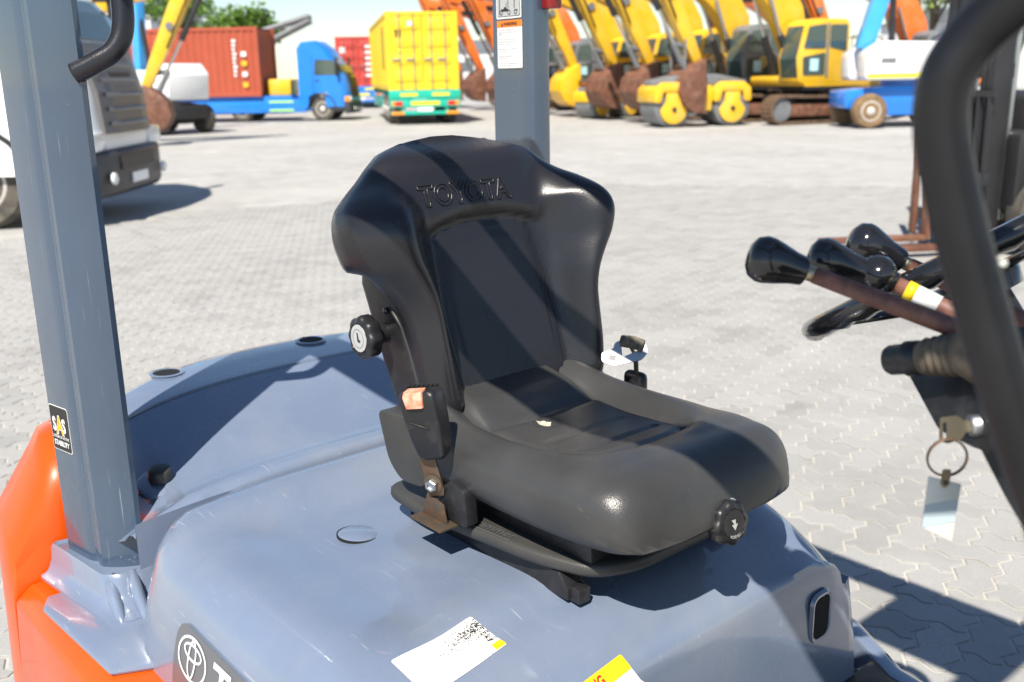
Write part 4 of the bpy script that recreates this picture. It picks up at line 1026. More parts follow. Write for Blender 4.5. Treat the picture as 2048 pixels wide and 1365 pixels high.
    for sg in (-1, 1): P_(bm_, 'boom_plate', b_blk, lambda mb: mb.box((2.6, sg*.287-.004, 4.55), (3.9, sg*.287+.004, 4.78)))
    P_(ar, 'pin_boss', b_gry, lambda mb: mb.lathe([(.13, -.24), (.13, .24)], (4.9, 0, 3.8), (0, 1, 0), 12))
    side = [(3.90, 1.95), (4.40, 1.70), (4.85, 1.25), (4.95, .75), (4.75, .30), (4.35, .05), (3.95, -.01)]
    inn = [(3.86, 1.80), (4.32, 1.60), (4.72, 1.20), (4.82, .76), (4.64, .38), (4.30, .16), (3.96, .06)]
    side = [(3.95+(x-3.95)*.78, 1.95+(z-1.95)*.80) for x, z in side]; inn = [(3.95+(x-3.95)*.78, 1.95+(z-1.95)*.80) for x, z in inn]
    def bucket(mb):
        mb.prism(side+inn[::-1], (-.55, .55))
        for yy in (-.58, .55): mb.prism(side+[(3.86, 1.15)], (yy, yy+.03))
    bk_ = P_(E, 'bucket', bucketm, bucket, bevel=.01)
    for k in range(5):
        yy = -.5+.25*k; P_(bk_, 'tooth', b_trk, lambda mb: mb.prism([(3.96, .38), (3.96, .46), (3.72, .40)], (yy-.05, yy+.05)))
    return E
RZ = math.atan2(-.94, -.33)
ex1 = excavator(b_yel, 'yellow excavator with yellow cab, closest of the row on the right', b_yel, b_rst)
ex1.location = (-17.4, 27.0, 0); ex1.rotation_euler.z = RZ
exo = excavator(b_org, 'orange excavator just right of the far pillar, raised arm and rusty bucket', b_gry, b_rst)
spots = [(ex1, 1, 'yellow excavator with dark cab, second from the right in the row', None), (ex1, 2, 'yellow excavator behind the road roller, third from the right in the row', None), (ex1, 3.05, 'yellow excavator with bent arm left of the road roller, middle of the row', None), (ex1, 4.1, 'yellow excavator beside the orange one, farthest yellow machine of the row', None)]
for src, k, lab, _ in spots:
    o = copy_tree(src); o['label'] = lab; o.location = (-17.4-3.05*k*.93, 27.0+3.05*k*.36, 0); o.rotation_euler.z = RZ+R(random.Random(int(k*10)).uniform(-5, 5))
    if k == 1:
        for ch in o.children:
            if ch.name.startswith('cab'): ch.data = ch.data.copy(); ch.data.materials[0] = b_gry
exo.location = (-33.2, 33.0, 0); exo.rotation_euler.z = RZ+R(3)
o = copy_tree(exo); o['label'] = 'orange excavator seen between the yellow container and the far pillar'; o.location = (-39.5, 35.5, 0); o.rotation_euler.z = RZ+R(-6)
o = copy_tree(exo); o['label'] = 'orange excavator second from the far pillar, arm crossing the sky'; o.location = (-36.4, 34.2, 0); o.rotation_euler.z = RZ+R(1)

# second row behind, only booms and roofs show
for k, src, lab in ((.5, exo, 'orange excavator in the second row behind the dark cab'), (2.9, exo, 'orange excavator in the second row, partly hidden by yellow arms')):
    o = copy_tree(src); o['label'] = lab; o.location = (-17.4-3.05*k*.93+1.9, 27.0+3.05*k*.36+6.2, 0); o.rotation_euler.z = RZ+R(random.Random(int(k*7)).uniform(-9, 9)); o.scale = (.92, .92, .92)
for o in list(C.objects):
    if o.name.startswith('bucket') and o.parent and o.parent.get('label', '').startswith('yellow excavator with bent arm'): o.data = o.data.copy(); o.data.materials[0] = b_yel
# ---- yellow excavator behind the white truck
o = copy_tree(ex1); o['label'] = 'old yellow excavator standing behind the white truck'; o['group'] = 'excavators behind the trucks'
o.location = (-26.9, 6.6, 0); o.rotation_euler.z = math.atan2(.759, .651)+R(10); o.scale = (.78, .78, .78)

# ---- tandem road roller
def roller(label, body=b_yel):
    Rl = empty('road_roller', label, 'road roller')
    for xx in (-.95, .95):
        dr = P_(Rl, 'drum', b_gry, lambda mb: mb.lathe([(.30, -.60), (.53, -.60), (.56, -.57), (.56, .57), (.53, .60), (.30, .60)], (xx, 0, .56), (0, 1, 0), 36), smooth=True, angle=40)
        for sg in (-1, 1):
            P_(dr, 'drum_hub', body, lambda mb: mb.prism([(xx+.42*math.cos(a), .50+.40*math.sin(a)) for a in (PI+PI*k/10 for k in range(11))]+[(xx+.24, .75), (xx+.24, 1.0), (xx-.24, 1.0), (xx-.24, .75)], (sg*.62, sg*.70)), bevel=.02)
            P_(dr, 'hub_bolt', b_blk, lambda mb: mb.lathe([(.07, 0), (.07, .04), (.04, .05)], (xx, sg*.70, .52), (0, sg, 0), 12))
        P_(Rl, 'drum_yoke', body, lambda mb: mb.prism(rpoly([(xx-.62, .72), (xx-.60, 1.12), (xx-.35, 1.30), (xx+.35, 1.30), (xx+.60, 1.12), (xx+.62, .72), (xx+.40, .72), (xx+.34, 1.02), (xx-.34, 1.02), (xx-.40, .72)], .05, 2), (-.70, .70)), bevel=.03)
    P_(Rl, 'body', b_gry, lambda mb: mb.prism(rpoly([(-1.45, 1.20), (1.45, 1.20), (1.5, 1.32), (.5, 1.52), (-.45, 1.55), (-1.40, 1.36)], .05, 3), (-.50, .50)), bevel=.04)
    P_(Rl, 'frame', body, lambda mb: mb.box((-.35, -.55, .45), (.35, .55, 1.2)), bevel=.05)
    P_(Rl, 'seat', b_blk, lambda mb: (mb.box((-.25, -.25, 1.5), (.2, .25, 1.64)), mb.box((-.35, -.25, 1.6), (-.22, .25, 2.0))), bevel=.03)
    P_(Rl, 'steering_wheel', b_blk, lambda mb: mb.tube([(.45+.17*math.cos(a)*.6, .17*math.sin(a), 1.95+.17*math.cos(a)*.8) for a in (2*PI*k/16 for k in range(17))], .02, 6))
    P_(Rl, 'steering_column', b_blk, lambda mb: mb.tube([(.65, 0, 1.45), (.45, 0, 1.95)], .04, 8))
    for xx in (-.55,):
        for yy in (-.5, .5): P_(Rl, 'roll_bar', b_gry, lambda mb: mb.tube([(xx, yy, 1.4), (xx, yy, 2.5)], .04, 8))
    P_(Rl, 'roll_bar_top', b_gry, lambda mb: mb.tube([(-.55, -.5, 2.5), (-.55, .5, 2.5)], .04, 8))
    return Rl
rl = roller('yellow tandem road roller parked in front of the excavators'); rl.location = (-18.9, 23.5, 0); rl.rotation_euler.z = math.atan2(.759, .651)+R(15)
rl2 = copy_tree(rl); rl2['label'] = 'small yellow roller half hidden by the rusty buckets'; rl2.location = (-25.5, 26.6, 0); rl2.scale = (.8, .8, .8); rl2.rotation_euler.z = math.atan2(.759, .651)+R(40)

# ---- boom lifts
def boomlift(label, bodyc, chc, boomc, tilt, tm, big=1.0, deck=1.2, turc=None):
    B = empty('boom_lift', label, 'boom lift')
    for xx in (-1.15, 1.15):
        for sg in (-1, 1): wheel(B, xx, sg*.95, .46*big, .36*big, tm, sg, 24)
    P_(B, 'chassis', chc, lambda mb: mb.prism(rpoly([(-1.75, .55), (-1.75, 1.0), (-.6, 1.12), (.6, 1.12), (1.75, 1.0), (1.75, .55), (.7, .32), (-.7, .32)], .05, 2), (-.72, .72)), bevel=.04)
    [P_(B, 'axle', b_blk, lambda mb: mb.box((xx-.1, -.9, .38), (xx+.1, .9, .55))) for xx in (-1.15, 1.15)]
    P_(B, 'turntable', chc, lambda mb: mb.lathe([(.55, 0), (.55, .20)], (0, 0, 1.1), (0, 0, 1), 24), smooth=True, angle=40)
    P_(B, 'engine_cover', bodyc, lambda mb: mb.prism(rpoly([(-1.35, deck+.08), (1.35, deck+.08), (1.40, deck+.75), (1.0, deck+1.05), (-.9, deck+1.10), (-1.35, deck+.8)], .12, 4), (-1.08, -.30)), bevel=.07)
    P_(B, 'tank_cover', bodyc, lambda mb: mb.prism(rpoly([(-1.35, deck+.08), (1.35, deck+.08), (1.40, deck+.75), (1.0, deck+1.05), (-.9, deck+1.10), (-1.35, deck+.8)], .12, 4), (.30, 1.08)), bevel=.07)
    P_(B, 'turret', turc or chc, lambda mb: mb.prism(rpoly([(1.20, deck), (1.75, deck), (1.85, deck+.9), (1.45, deck+1.3), (1.2, deck+1.1)], .06, 2), (-.85, .85)), bevel=.04)
    P_(B, 'warning_stripe', b_refl, lambda mb: mb.box((-1.3, -1.095, deck+.14), (1.1, -1.085, deck+.24)))
    a = R(tilt); ex_, ez_ = math.cos(a), math.sin(a)
    def seg(l0, l1, w): return lambda mb: mb.add([(-1.1+ex_*l+ -ez_*u, y, deck+.9+ez_*l+ex_*u) for l in (l0, l1) for u in (-w, w) for y in (-w*.8, w*.8)], [(0, 1, 3, 2), (4, 6, 7, 5), (0, 4, 5, 1), (2, 3, 7, 6), (0, 2, 6, 4), (1, 5, 7, 3)])
    P_(B, 'boom_base', boomc, seg(0, 5.2, .22), bevel=.02); P_(B, 'boom_section', boomc, seg(5.2, 8.0, .17), bevel=.02)
    P_(B, 'lift_cylinder', b_blk, lambda mb: mb.tube([(-.3, 0, deck+.4), (-1.1+ex_*2.6, 0, deck+.75+ez_*2.6)], .09, 10))
    P_(B, 'lettering_panel', b_gry, lambda mb: mb.box((-.95, -1.092, deck+.52), (-.55, -1.086, deck+.66)))
    return B
bl = boomlift('blue and white boom lift with muddy tyres on the right', b_wht, b_blu, b_lbl, 74, b_mud, 1.0)
bl.location = (-13.75, 26.2, 0); bl.rotation_euler.z = math.atan2(.759, .651)
bl2 = boomlift('white boom lift with big dusty tyres and pale blue mast behind the white truck', b_wht, b_blk, b_lbl, 86, b_tyr, 1.12, 1.2, b_wht)
bl2.scale = (.86, .86, .86); bl2.location = (-31.0, 11.9, 0); bl2.rotation_euler.z = math.atan2(.759, .651)+R(-38)

# ---- containers
def container(ln, colr, label, lettering=None, doors=True):
    K = empty('shipping_container', label, 'container')
    w, h = 1.219, 2.59
    for sg in (-1, 1):
        def corr(mb):
            n = int(ln/.28)*4; L0 = []; L1 = []
            for k in range(n+1):
                x = -ln/2+.08+(ln-.16)*k/n; d = (0, 0, .036, .036)[k % 4]
                L0.append((x, sg*(w-.02-d), .16)); L1.append((x, sg*(w-.02-d), h-.12))
            mb.loft([L0, L1], closed=False, cap0=False, cap1=False)
        P_(K, 'side_wall', colr, corr)
        P_(K, 'top_rail', colr, lambda mb: mb.box((-ln/2, sg*w-.06 if sg > 0 else -w, h-.13), (ln/2, sg*w if sg > 0 else -w+.06, h)))
        P_(K, 'bottom_rail', colr, lambda mb: mb.box((-ln/2, sg*w-.06 if sg > 0 else -w, 0), (ln/2, sg*w if sg > 0 else -w+.06, .17)))
        for xx in (-ln/2-.004, ln/2-.146): P_(K, 'corner_post', colr, lambda mb: mb.box((xx, sg*(w+.004)-(.15 if sg > 0 else 0), -.002), (xx+.15, sg*(w+.004)+(0 if sg > 0 else .15), h+.004)))
    P_(K, 'roof', colr, lambda mb: mb.box((-ln/2+.1, -w+.06, h-.05), (ln/2-.1, w-.06, h-.02)))
    P_(K, 'front_wall', colr, lambda mb: mb.loft([[(ln/2-.03-(.04 if (k//2) % 2 else 0), -w+.1+(2*w-.2)*k/24, z) for k in range(25)] for z in (.1, h-.1)], closed=False, cap0=False, cap1=False))
    for sg in (-1, 1):
        d = P_(K, 'door', colr, lambda mb: mb.box((-ln/2+.02, min(sg*.012, sg*(w-.15)), .15), (-ln/2+.06, max(sg*.012, sg*(w-.15)), h-.12)))
        for zz in (.28, .85, 1.42, 1.99):
            P_(d, 'door_panel', colr, lambda mb: mb.box((-ln/2-.006, min(sg*.10, sg*(w-.24)), zz), (-ln/2+.03, max(sg*.10, sg*(w-.24)), zz+.36)), bevel=.015)
        for yy in (.30, .78):
            P_(d, 'lock_rod', b_chr, lambda mb: mb.tube([(-ln/2-.035, sg*yy, .05), (-ln/2-.035, sg*yy, h-.05)], .022, 8))
            P_(d, 'lock_handle', b_chr, lambda mb: mb.box((-ln/2-.06, sg*yy-.02, 1.0), (-ln/2-.03, sg*yy+.28, 1.05)))
    P_(K, 'door_header', colr, lambda mb: mb.box((-ln/2, -w+.1, h-.12), (-ln/2+.1, w-.1, h-.004))); P_(K, 'door_sill', colr, lambda mb: mb.box((-ln/2, -w+.1, .004), (-ln/2+.1, w-.1, .15)))
    return K
# ---- 4x2 tractor cab, nose along +x
b_bmp = mat('bumper_plastic', (.045, .045, .05), .45)
def cab_truck(label, col, grille, tall=1.0, bonnetm=None, long=5.6, deckc=b_blk, chrome=False):
    T = empty('truck', label, 'truck')
    for xx in (0.0, -3.7):
        for sg in (-1, 1): wheel(T, xx, sg*1.0, .52, .32, b_tyr, sg)
    P_(T, 'chassis', deckc, lambda mb: (mb.box((-long, -.45, .62), (.6, .45, .95)),), bevel=.02)
    H = 3.55*tall
    pr_ = [(-1.0, .55), (-1.0, H-.3), (-.8, H-.05), (-.2, H), (.35, H-.35), (.72, H-.95), (1.08, 2.05), (1.22, 1.55), (1.30, .95), (1.26, .60), (.62, .60), (.58, 1.05), (.30, 1.22), (-.30, 1.22), (-.58, 1.05), (-.62, .60)]
    def cabm(mb):
        loops = []
        for y, ix, iz in ((-1.24, .42, .06), (-1.19, .20, .02), (-1.05, .07, .0), (-.7, 0, 0), (.7, 0, 0), (1.05, .07, 0), (1.19, .20, .02), (1.24, .42, .06)):
            loops.append([(x-(ix if x > .3 else 0), y, z-(iz if z > 2.5 else 0)) for x, z in pr_])
        mb.loft(loops)
    cb = P_(T, 'cab', col, cabm, smooth=True, angle=35)
    P_(cb, 'windscreen', b_gls, lambda mb: mb.loft([[(x-.10, -1.12, z), (x-.03, -1.0, z), (x+.03, -.65, z), (x+.03, .65, z), (x-.03, 1.0, z), (x-.10, 1.12, z), (x-.2, 1.1, z), (x-.2, -1.1, z)] for x, z in ((1.06, 2.10), (.90, 2.42), (.74, H-.97))]))
    for sg in (-1, 1):
        P_(cb, 'side_window', b_gls, lambda mb: mb.prism(rpoly([(-.28, 1.98), (.86, 1.98), (.62, 2.62), (-.20, 2.66)], .06, 3), (sg*1.236, sg*1.25)))
        P_(cb, 'door_seam', b_blk, lambda mb: mb.box((-.36, sg*1.235, 1.25), (-.34, sg*1.246, 2.75)))
        P_(cb, 'door_handle', b_blk, lambda mb: mb.box((-.26, sg*1.238, 1.72), (-.06, sg*1.265, 1.78)), bevel=.01)
        P_(T, 'mirror', b_blk, lambda mb: mb.box((.72, sg*1.40-.10, 1.95), (.84, sg*1.40+.10, 2.75)), bevel=.05)
        P_(T, 'mirror_arm', b_blk, lambda mb: mb.tube([(.72, sg*1.2, 2.75), (.80, sg*1.38, 2.72)], .03, 8))
        P_(T, 'wheel_arch', b_blk, lambda mb: mb.prism([(.66*math.cos(a), .52+.66*math.sin(a)) for a in (PI*.02+PI*.96*k/12 for k in range(13))]+[(.60*math.cos(a), .52+.60*math.sin(a)) for a in (PI*.98-PI*.96*k/12 for k in range(13))], (sg*.95, sg*1.25)))
        hl = P_(T, 'headlight', b_lamp_w, lambda mb: mb.box((1.14, sg*1.17-.0 if sg < 0 else .72, .83), (1.315, sg*.72 if sg < 0 else 1.17, 1.05)), bevel=.03)
        P_(hl, 'indicator', b_lamp_o, lambda mb: mb.box((1.05, sg*1.235-.01, .83), (1.26, sg*1.235+.01, 1.05)), bevel=.008)
        P_(T, 'fog_lamp', b_lamp_w, lambda mb: mb.lathe([(.07, 0), (.07, .03), (.03, .05)], (1.40, sg*.85, .52), (1, 0, 0), 16), smooth=True, angle=40)
        P_(T, 'cab_step', b_blk, lambda mb: mb.box((.5, sg*1.18-.06, .38), (1.1, sg*1.18+.06, .58)), bevel=.02)
        P_(T, 'side_fairing', col if deckc is not b_blu else b_blu, lambda mb: mb.box((-long+.6, sg*1.2-.03, .38), (-.72, sg*1.2+.03, .98)), bevel=.02)
    g = P_(T, 'grille', grille, lambda mb: mb.loft([[(x, -wv, z), (x+.05, -wv*.6, z), (x+.05, wv*.6, z), (x, wv, z), (x-.08, wv, z), (x-.08, -wv, z)] for x, z, wv in ((1.33, 1.02, .74), (1.29, 1.5, .74), (1.14, 2.05, .78))]))
    for k in range(5):
        zz = 1.14+.165*k; xo = interp(zz, [(1.08, 1.38), (1.5, 1.34), (2.02, 1.19)])+.006
        P_(g, 'grille_slot', b_blk, lambda mb: mb.loft([[(xo+dx-.06*abs(y)/.7, y, zz+dz) for y in (-.60, -.3, .3, .60)] for dx, dz in ((.012, 0), (.0, .085))], closed=False, cap0=False, cap1=False))
        P_(g, 'grille_slat', grille, lambda mb: mb.loft([[(xo+.030+dx-.06*abs(y)/.7, y, zz+dz) for y in (-.62, -.3, .3, .62)] for dx, dz in ((0, -.03), (.016, -.005), (0, .02))], closed=False, cap0=False, cap1=False))
    P_(T, 'badge_panel', b_chr, lambda mb: mb.box((1.17, -.35, 1.88), (1.235, .35, 1.98)), bevel=.02)
    bp_ = P_(T, 'bumper', b_bmp, lambda mb: mb.loft([[(x, y, z) for x, y in ((1.02, -1.25), (1.26+ex, -1.20), (1.38+ex, -.8), (1.40+ex, 0), (1.38+ex, .8), (1.26+ex, 1.20), (1.02, 1.25))] for z, ex in ((.30, -.06), (.36, 0), (.80, 0), (.84, -.05))]), bevel=.02)
    P_(bp_, 'number_plate', b_wht, lambda mb: mb.box((1.40, -.26, .42), (1.415, .26, .54)))
    P_(bp_, 'lower_grille', b_blk, lambda mb: mb.box((1.38, -.55, .60), (1.408, .55, .76)))
    return T
wt = cab_truck('white truck with grey grille and black bumper on the left', b_wht, mat('grille_grey', (.13, .125, .125), .4), 1.0, None, 6.5)
wt.location = (-12.35, 2.55, 0); wt.rotation_euler.z = math.atan2(.759, .651)
bt = cab_truck('blue truck with its low bed carrying the brown container', b_blu, b_blk, .98, None, 12.5, b_blu)
bt.scale = (.87, .87, .87); bt.location = (-34.9, 20.3, 0); bt.rotation_euler.z = math.atan2(.759, .651)+R(-3)
for sg in (-1,):
    for zz in (.45, .82):
        P_(bt, 'side_reflector', b_lime, lambda mb: mb.box((-2.4, sg*1.245-.006, zz), (-1.3, sg*1.245+.006, zz+.08)))
P_(bt, 'bed', b_blu, lambda mb: mb.box((-12.5, -1.2, .97), (-1.35, 1.2, 1.12)), bevel=.02)
P_(bt, 'engine_unit', b_yel, lambda mb: mb.box((-2.6, -.7, 1.12), (-1.5, .7, 1.85)), bevel=.08)
P_(bt, 'bed_stanchion', b_brn, lambda mb: mb.box((-3.1, -1.15, 1.12), (-2.9, 1.15, 1.5)), bevel=.02)
def on_truck(t, lx, ly, z, obj, extra=0):
    a = t.rotation_euler.z; obj.location = (t.location.x+math.cos(a)*lx-math.sin(a)*ly, t.location.y+math.sin(a)*lx+math.cos(a)*ly, z); obj.rotation_euler.z = a+extra
kb_ = container(6.06, b_brn, 'brown corrugated container on the bed of the blue truck'); on_truck(bt, -5.35, 0, 1.125*.87, kb_)
ang = kb_.rotation_euler.z
for k, zz in enumerate((.35, .75, 1.15, 1.5)):
    P_(kb_, 'placard', b_yel if k % 2 == 0 else b_wht, lambda mb: mb.box((2.35, -1.245, zz), (2.55, -1.236, zz+.18)))
for k in range(9): P_(kb_, 'container_marking', b_wht, lambda mb: mb.box((2.02, -1.243, .75+.16*k), (2.12+.03*(k % 3), -1.236, .85+.16*k)))

# ---- green trailer with yellow container, seen from behind (nose along +x, away)
def trailer(label, col, ln=12.4):
    T = empty('trailer', label, 'trailer')
    for xx in (-ln/2+1.2, -ln/2+2.5, -ln/2+3.8):
        for sg in (-1, 1): wheel(T, xx, sg*.98, .50, .44, b_tyr, sg)
    for sg in (-1, 1): P_(T, 'frame_beam', col, lambda mb: mb.box((-ln/2, sg*.5-.08, .78), (ln/2, sg*.5+.08, 1.12)))
    for k in range(6): P_(T, 'cross_member', col, lambda mb: mb.box((-ln/2+.4+2.2*k, -1.18, .98), (-ln/2+.6+2.2*k, 1.18, 1.13)))
    P_(T, 'rear_beam', col, lambda mb: mb.box((-ln/2-.12, -1.24, .86), (-ln/2+.02, 1.24, 1.15)), bevel=.02)
    P_(T, 'light_bar', col, lambda mb: mb.box((-ln/2-.16, -1.22, .58), (-ln/2-.04, 1.22, .84)), bevel=.02)
    P_(T, 'underrun_bar', col, lambda mb: mb.box((-ln/2-.14, -1.2, .33), (-ln/2-.05, 1.2, .45)), bevel=.02)
    for yy in (-.75, 0, .75): P_(T, 'bar_post', col, lambda mb: mb.box((-ln/2-.10, yy-.06, .40), (-ln/2-.05, yy+.06, .62)))
    for sg in (-1, 1):
        P_(T, 'tail_lamp', b_lamp_r, lambda mb: mb.box((-ln/2-.18, sg*.90-.12, .64), (-ln/2-.155, sg*.90+.12, .79)))
        P_(T, 'turn_lamp', b_lamp_o, lambda mb: mb.box((-ln/2-.18, sg*1.09-.06, .64), (-ln/2-.155, sg*1.09+.06, .79)))
        P_(T, 'bar_marking', b_lamp_o, lambda mb: mb.box((-ln/2-.148, sg*.95-.22, .34), (-ln/2-.138, sg*.95+.22, .44)))
        P_(T, 'beam_marking', b_refl, lambda mb: mb.box((-ln/2-.132, sg*.55-.30, .96), (-ln/2-.122, sg*.55+.30, 1.06)))
        P_(T, 'side_guard', col, lambda mb: mb.box((-1.5, sg*1.18-.03, .45), (ln/2-1.5, sg*1.18+.03, .9)))
    P_(T, 'reflector_strip', b_refl, lambda mb: mb.box((-ln/2-.168, -.5, .66), (-ln/2-.158, .5, .78)))
    P_(T, 'number_plate', b_wht, lambda mb: mb.box((-ln/2-.16, -.25, .44), (-ln/2-.15, .25, .58)))
    return T
hd_ = math.atan2(.508, -.862)
gt = trailer('green trailer with amber and red rear lights', b_grn); mid = Vector((-27.7, 19.85, 0))+Vector((-.862, .508, 0))*6.25
gt.location = mid; gt.rotation_euler.z = hd_
yk = container(12.19, b_cyl, 'long yellow container with ribbed doors on the green trailer'); on_truck(gt, 0, 0, 1.155, yk)
for k in range(4): P_(yk, 'container_marking', b_blk, lambda mb: mb.box((-12.19/2-.022, .72+.13*(k % 2), 1.74+.14*(k//2)), (-12.19/2-.012, .80+.13*(k % 2), 1.84+.14*(k//2))))
for k in range(10): P_(yk, 'container_marking', b_blk, lambda mb: mb.box((-3.9, 1.224, 2.1-.15*k), (-3.4, 1.232, 2.2-.15*k)))
P_(yk, 'placard', b_wht, lambda mb: mb.lathe([(.09, 0), (.09, .01)], (-12.19/2-.01, .42, 2.2), (-1, 0, 0), 16)); P_(yk, 'placard', b_refl, lambda mb: mb.box((-12.19/2-.02, .72, 1.25), (-12.19/2-.01, 1.05, 1.4)))
rt = trailer('blue trailer behind the blue truck carrying the red container', b_blu); hd2 = math.atan2(.56, -.83)
mid2 = Vector((-46.6, 29.3, 0))+Vector((-.83, .56, 0))*6.2; rt.location = mid2; rt.rotation_euler.z = hd2
rk = container(12.19, b_red, 'red container with white markings on the blue trailer'); on_truck(rt, 0, 0, 1.155, rk)
for k in range(6):
    P_(rk, 'placard', b_wht, lambda mb: mb.box((-6.12, -.95+.12*(k % 2), .5+.3*k), (-6.11, -.35, .64+.3*k)))
P_(rk, 'placard', b_yel, lambda mb: mb.box((-6.12, .75, 1.0), (-6.11, 1.0, 1.3)))
P_(rk, 'placard', b_wht, lambda mb: mb.box((-6.12, .7, 1.75), (-6.11, 1.0, 2.05)))

# ---- folded grey crane jib behind the blue truck
cj = empty('mobile_crane', 'grey lattice crane jib rising behind the blue truck', 'crane', (-45.4, 22.4, -.0), math.atan2(.759, .651))
P_(cj, 'carrier', b_org, lambda mb: mb.box((-5, -1.2, .5), (1.5, 1.2, 1.5)), bevel=.1)
for xx in (-4, -2.5, .3): wheel(cj, xx, -1.0, .55, .35, b_tyr, -1)
P_(cj, 'house', b_yel, lambda mb: mb.box((-4.2, -1.1, 1.5), (-1.8, 1.1, 2.8)), bevel=.1)
for yy in (-.3, .3):
    for (a, b) in (((-2.2, 1.9), (3.0, 4.3)), ((-2.4, 3.0), (3.0, 4.5))):
        P_(cj, 'jib_chord', b_gry, lambda mb: mb.tube([(a[0], yy, a[1]), (b[0], yy, b[1])], .13, 8))
for k in range(7):
    t = k/7; P_(cj, 'jib_lacing', b_gry, lambda mb: mb.tube([(-2.2+5.2*t, -.3, 1.9+2.4*t), (-2.4+5.4*(t+.07), .3, 3.0+1.5*(t+.07))], .07, 6))
P_(cj, 'jib_base', b_org, lambda mb: mb.prism([(-2.6, 1.9), (-2.0, 1.7), (.4, 3.2), (.1, 3.8)], (-.4, .4)), bevel=.03)

# ---- black forklift with rusty forks on the right
f2 = empty('parked_forklift', 'dark forklift with rusty mast rails and forks at the right edge', 'forklift', (-2.98, 7.95, 0), math.atan2(-.759, -.651)+R(8))
for sg in (-1, 1):
    P_(f2, 'mast_rail', b_blk, lambda mb: mb.box((.05, sg*.34-.05, .12), (.22, sg*.34+.05, 3.4)), bevel=.01)
    P_(f2, 'inner_rail', b_blk, lambda mb: mb.box((.08, sg*.22-.04, .2), (.20, sg*.22+.04, 3.2)), bevel=.01)
    P_(f2, 'lift_cylinder', b_chr, lambda mb: mb.tube([(-.02, sg*.28, .3), (-.02, sg*.28, 2.6)], .04, 10))
    fk = P_(f2, 'fork', b_rst, lambda mb: (mb.box((.30, sg*.26-.06, .06), (.35, sg*.26+.06, .75)), mb.box((.35, sg*.26-.06, .05), (1.35, sg*.26+.06, .10))), bevel=.01)
    wheel(f2, -.35, sg*.52, .36, .26, b_tyr, sg); wheel(f2, -1.9, sg*.46, .28, .22, b_tyr, sg)
    P_(f2, 'guard_pillar', b_blk, lambda mb: mb.tube([(-.35, sg*.48, 1.0), (-.65, sg*.46, 2.1), (-1.9, sg*.46, 2.1), (-2.0, sg*.48, 1.2)], .035, 8))
    P_(f2, 'work_lamp', b_lamp_w, lambda mb: mb.lathe([(.08, 0), (.08, .04), (.05, .06)], (-.45, sg*.40, 2.0), (1, 0, 0), 14))
P_(f2, 'rusty_guard', b_rst, lambda mb: mb.box((.36, -.44, .1), (.40, -.36, 1.5)), bevel=.005)
for zz in (.22, .62): P_(f2, 'fork_carriage', b_blk, lambda mb: mb.box((.23, -.50, zz), (.30, .50, zz+.10)), bevel=.01)
for k in range(7): P_(f2, 'backrest_bar', b_blk, lambda mb: mb.box((.24, -.48+.15*k, .72), (.28, -.45+.15*k, 1.35)))
P_(f2, 'backrest_top', b_blk, lambda mb: mb.box((.24, -.5, 1.35), (.28, .5, 1.40)))
for zz in (1.5, 2.3, 3.1): P_(f2, 'mast_tie', b_blk, lambda mb: mb.box((.02, -.36, zz), (.08, .36, zz+.12)))
for yy in (-.10, .10): P_(f2, 'lift_chain', b_rst, lambda mb: mb.box((.12, yy-.02, .5), (.14, yy+.02, 3.0)))
P_(f2, 'hose', b_blk, lambda mb: mb.tube([(.1, .0, .6), (.05, .03, 1.6), (.1, .0, 3.0)], .025, 8))
P_(f2, 'body', b_blk, lambda mb: mb.prism(rpoly([(-2.3, .35), (.0, .35), (.0, 1.05), (-.5, 1.15), (-.8, .95), (-2.2, 1.0), (-2.35, .8)], .06, 3), (-.5, .5)), bevel=.04)
P_(f2, 'dashboard', b_blk, lambda mb: mb.prism(rpoly([(-.45, 1.0), (-.10, 1.0), (-.12, 1.35), (-.35, 1.4)], .04, 2), (-.45, .45)), bevel=.02)

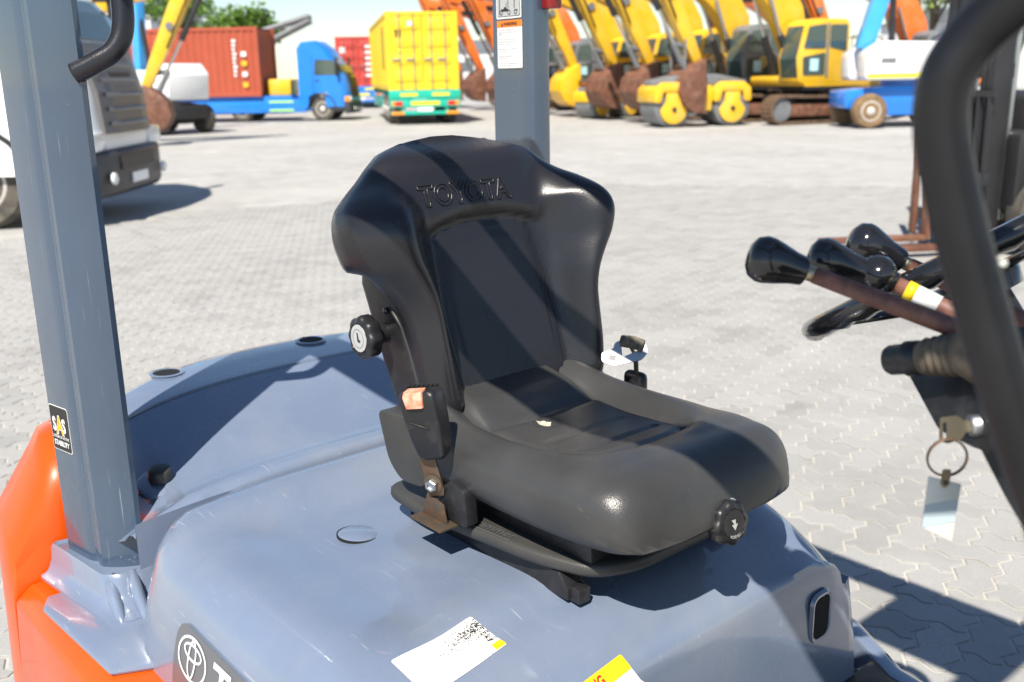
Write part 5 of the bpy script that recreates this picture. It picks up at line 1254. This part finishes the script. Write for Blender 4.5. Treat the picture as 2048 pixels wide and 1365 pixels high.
# ---- trees
m_leaf = mat('leaves', (.085, .17, .018), .55, var=.5, vscale=1.2); m_leaf2 = mat('pale_leaves', (.14, .20, .035), .55, var=.45, vscale=1.2); m_bark = mat('bark', (.11, .085, .06), .9, var=.3, vscale=6)
def tree(label, x, y, h, rad, nl, lm, seed, size=.30):
    rg = random.Random(seed); T = empty('tree', label, 'tree', (x, y, 0), 0, 'trees behind the yard')
    mb = MB(); mb.tube([(0, 0, 0), (.1, .05, h*.3), (-.05, .1, h*.6)], [.22, .17, .10], 10)
    cl = []
    for k in range(9):
        a = rg.uniform(0, 2*PI); z0 = h*rg.uniform(.35, .6); e = Vector((math.cos(a)*rad*rg.uniform(.4, .85), math.sin(a)*rad*rg.uniform(.4, .85), h*rg.uniform(.62, .97)))
        mb.tube([(0, 0, z0), (e.x*.5, e.y*.5, (z0+e.z)*.52), tuple(e)], [.09, .05, .02], 6); cl.append((e, rad*rg.uniform(.28, .5)))
    mb.build('trunk', m_bark, T, smooth=True)
    mb = MB()
    for k in range(nl):
        c, r_ = rg.choice(cl); d = Vector((rg.gauss(0, 1), rg.gauss(0, 1), rg.gauss(0, .8))); d = d.normalized()*r_*rg.uniform(.25, 1.05)
        p = c+d; s_ = size*rg.uniform(.6, 1.3); u = Vector((rg.gauss(0, 1), rg.gauss(0, 1), rg.gauss(0, 1))).normalized(); w = u.cross(Vector((rg.gauss(0, 1), rg.gauss(0, 1), rg.gauss(0, 1)))).normalized()
        mb.add([p-u*s_*.5, p+w*s_*.28, p+u*s_*.5, p-w*s_*.28], [(0, 1, 2, 3)])
    mb.build('crown', lm, T)
    return T
tree('bright green tree rising behind the yellow excavator cab', -25.5, 50.5, 7.6, 2.9, 5200, m_leaf2, 1)
tree('sparse green tree beside the blue lift boom', -21.0, 56.0, 7.4, 2.6, 3600, m_leaf, 5)
tree('green tree behind the brown container', -62.0, 26.0, 7.2, 2.6, 3000, m_leaf, 2)
tree('green bush between brown container and blue truck', -50.5, 24.8, 4.9, 2.2, 3000, m_leaf, 3)
bt_ = tree('nearly bare tree above the row of yellow booms', -36.0, 51.5, 8.2, 2.8, 500, m_leaf2, 8, .2)

# ---- buildings
m_wall = mat('pale_wall', (.62, .62, .62), .8, var=.05, vscale=.5); m_win = mat('far_window', (.12, .14, .16), .2)
def shed(label, x, y, rz, ln, dp, h):
    Bd = empty('building', label, 'building', (x, y, 0), rz)
    P_(Bd, 'wall', m_wall, lambda mb: mb.box((-ln/2, -dp/2, 0), (ln/2, dp/2, h)))
    P_(Bd, 'roof', b_gry, lambda mb: mb.prism([(-dp/2-.4, h), (dp/2+.4, h), (0, h+dp*.10)], (-ln/2-.3, ln/2+.3), (0, 0, 0), (0, 1, 0), (0, 0, 1), (1, 0, 0)))
    for k in range(int(ln/4)):
        P_(Bd, 'window', m_win, lambda mb: mb.box((-ln/2+1.2+4*k, -dp/2-.03, h*.45), (-ln/2+2.8+4*k, -dp/2+.02, h*.7)))
    return Bd
shed('tall pale hall behind the brown container', -88, 29, math.atan2(.759, .651), 16, 14, 10.5)
shed('low white building far behind the blue lift', -36, 92, math.atan2(.759, .651)+R(20), 26, 12, 5.0)
shed('low pale shed beyond the orange excavators', -95, 92, math.atan2(.759, .651), 30, 14, 4.6)
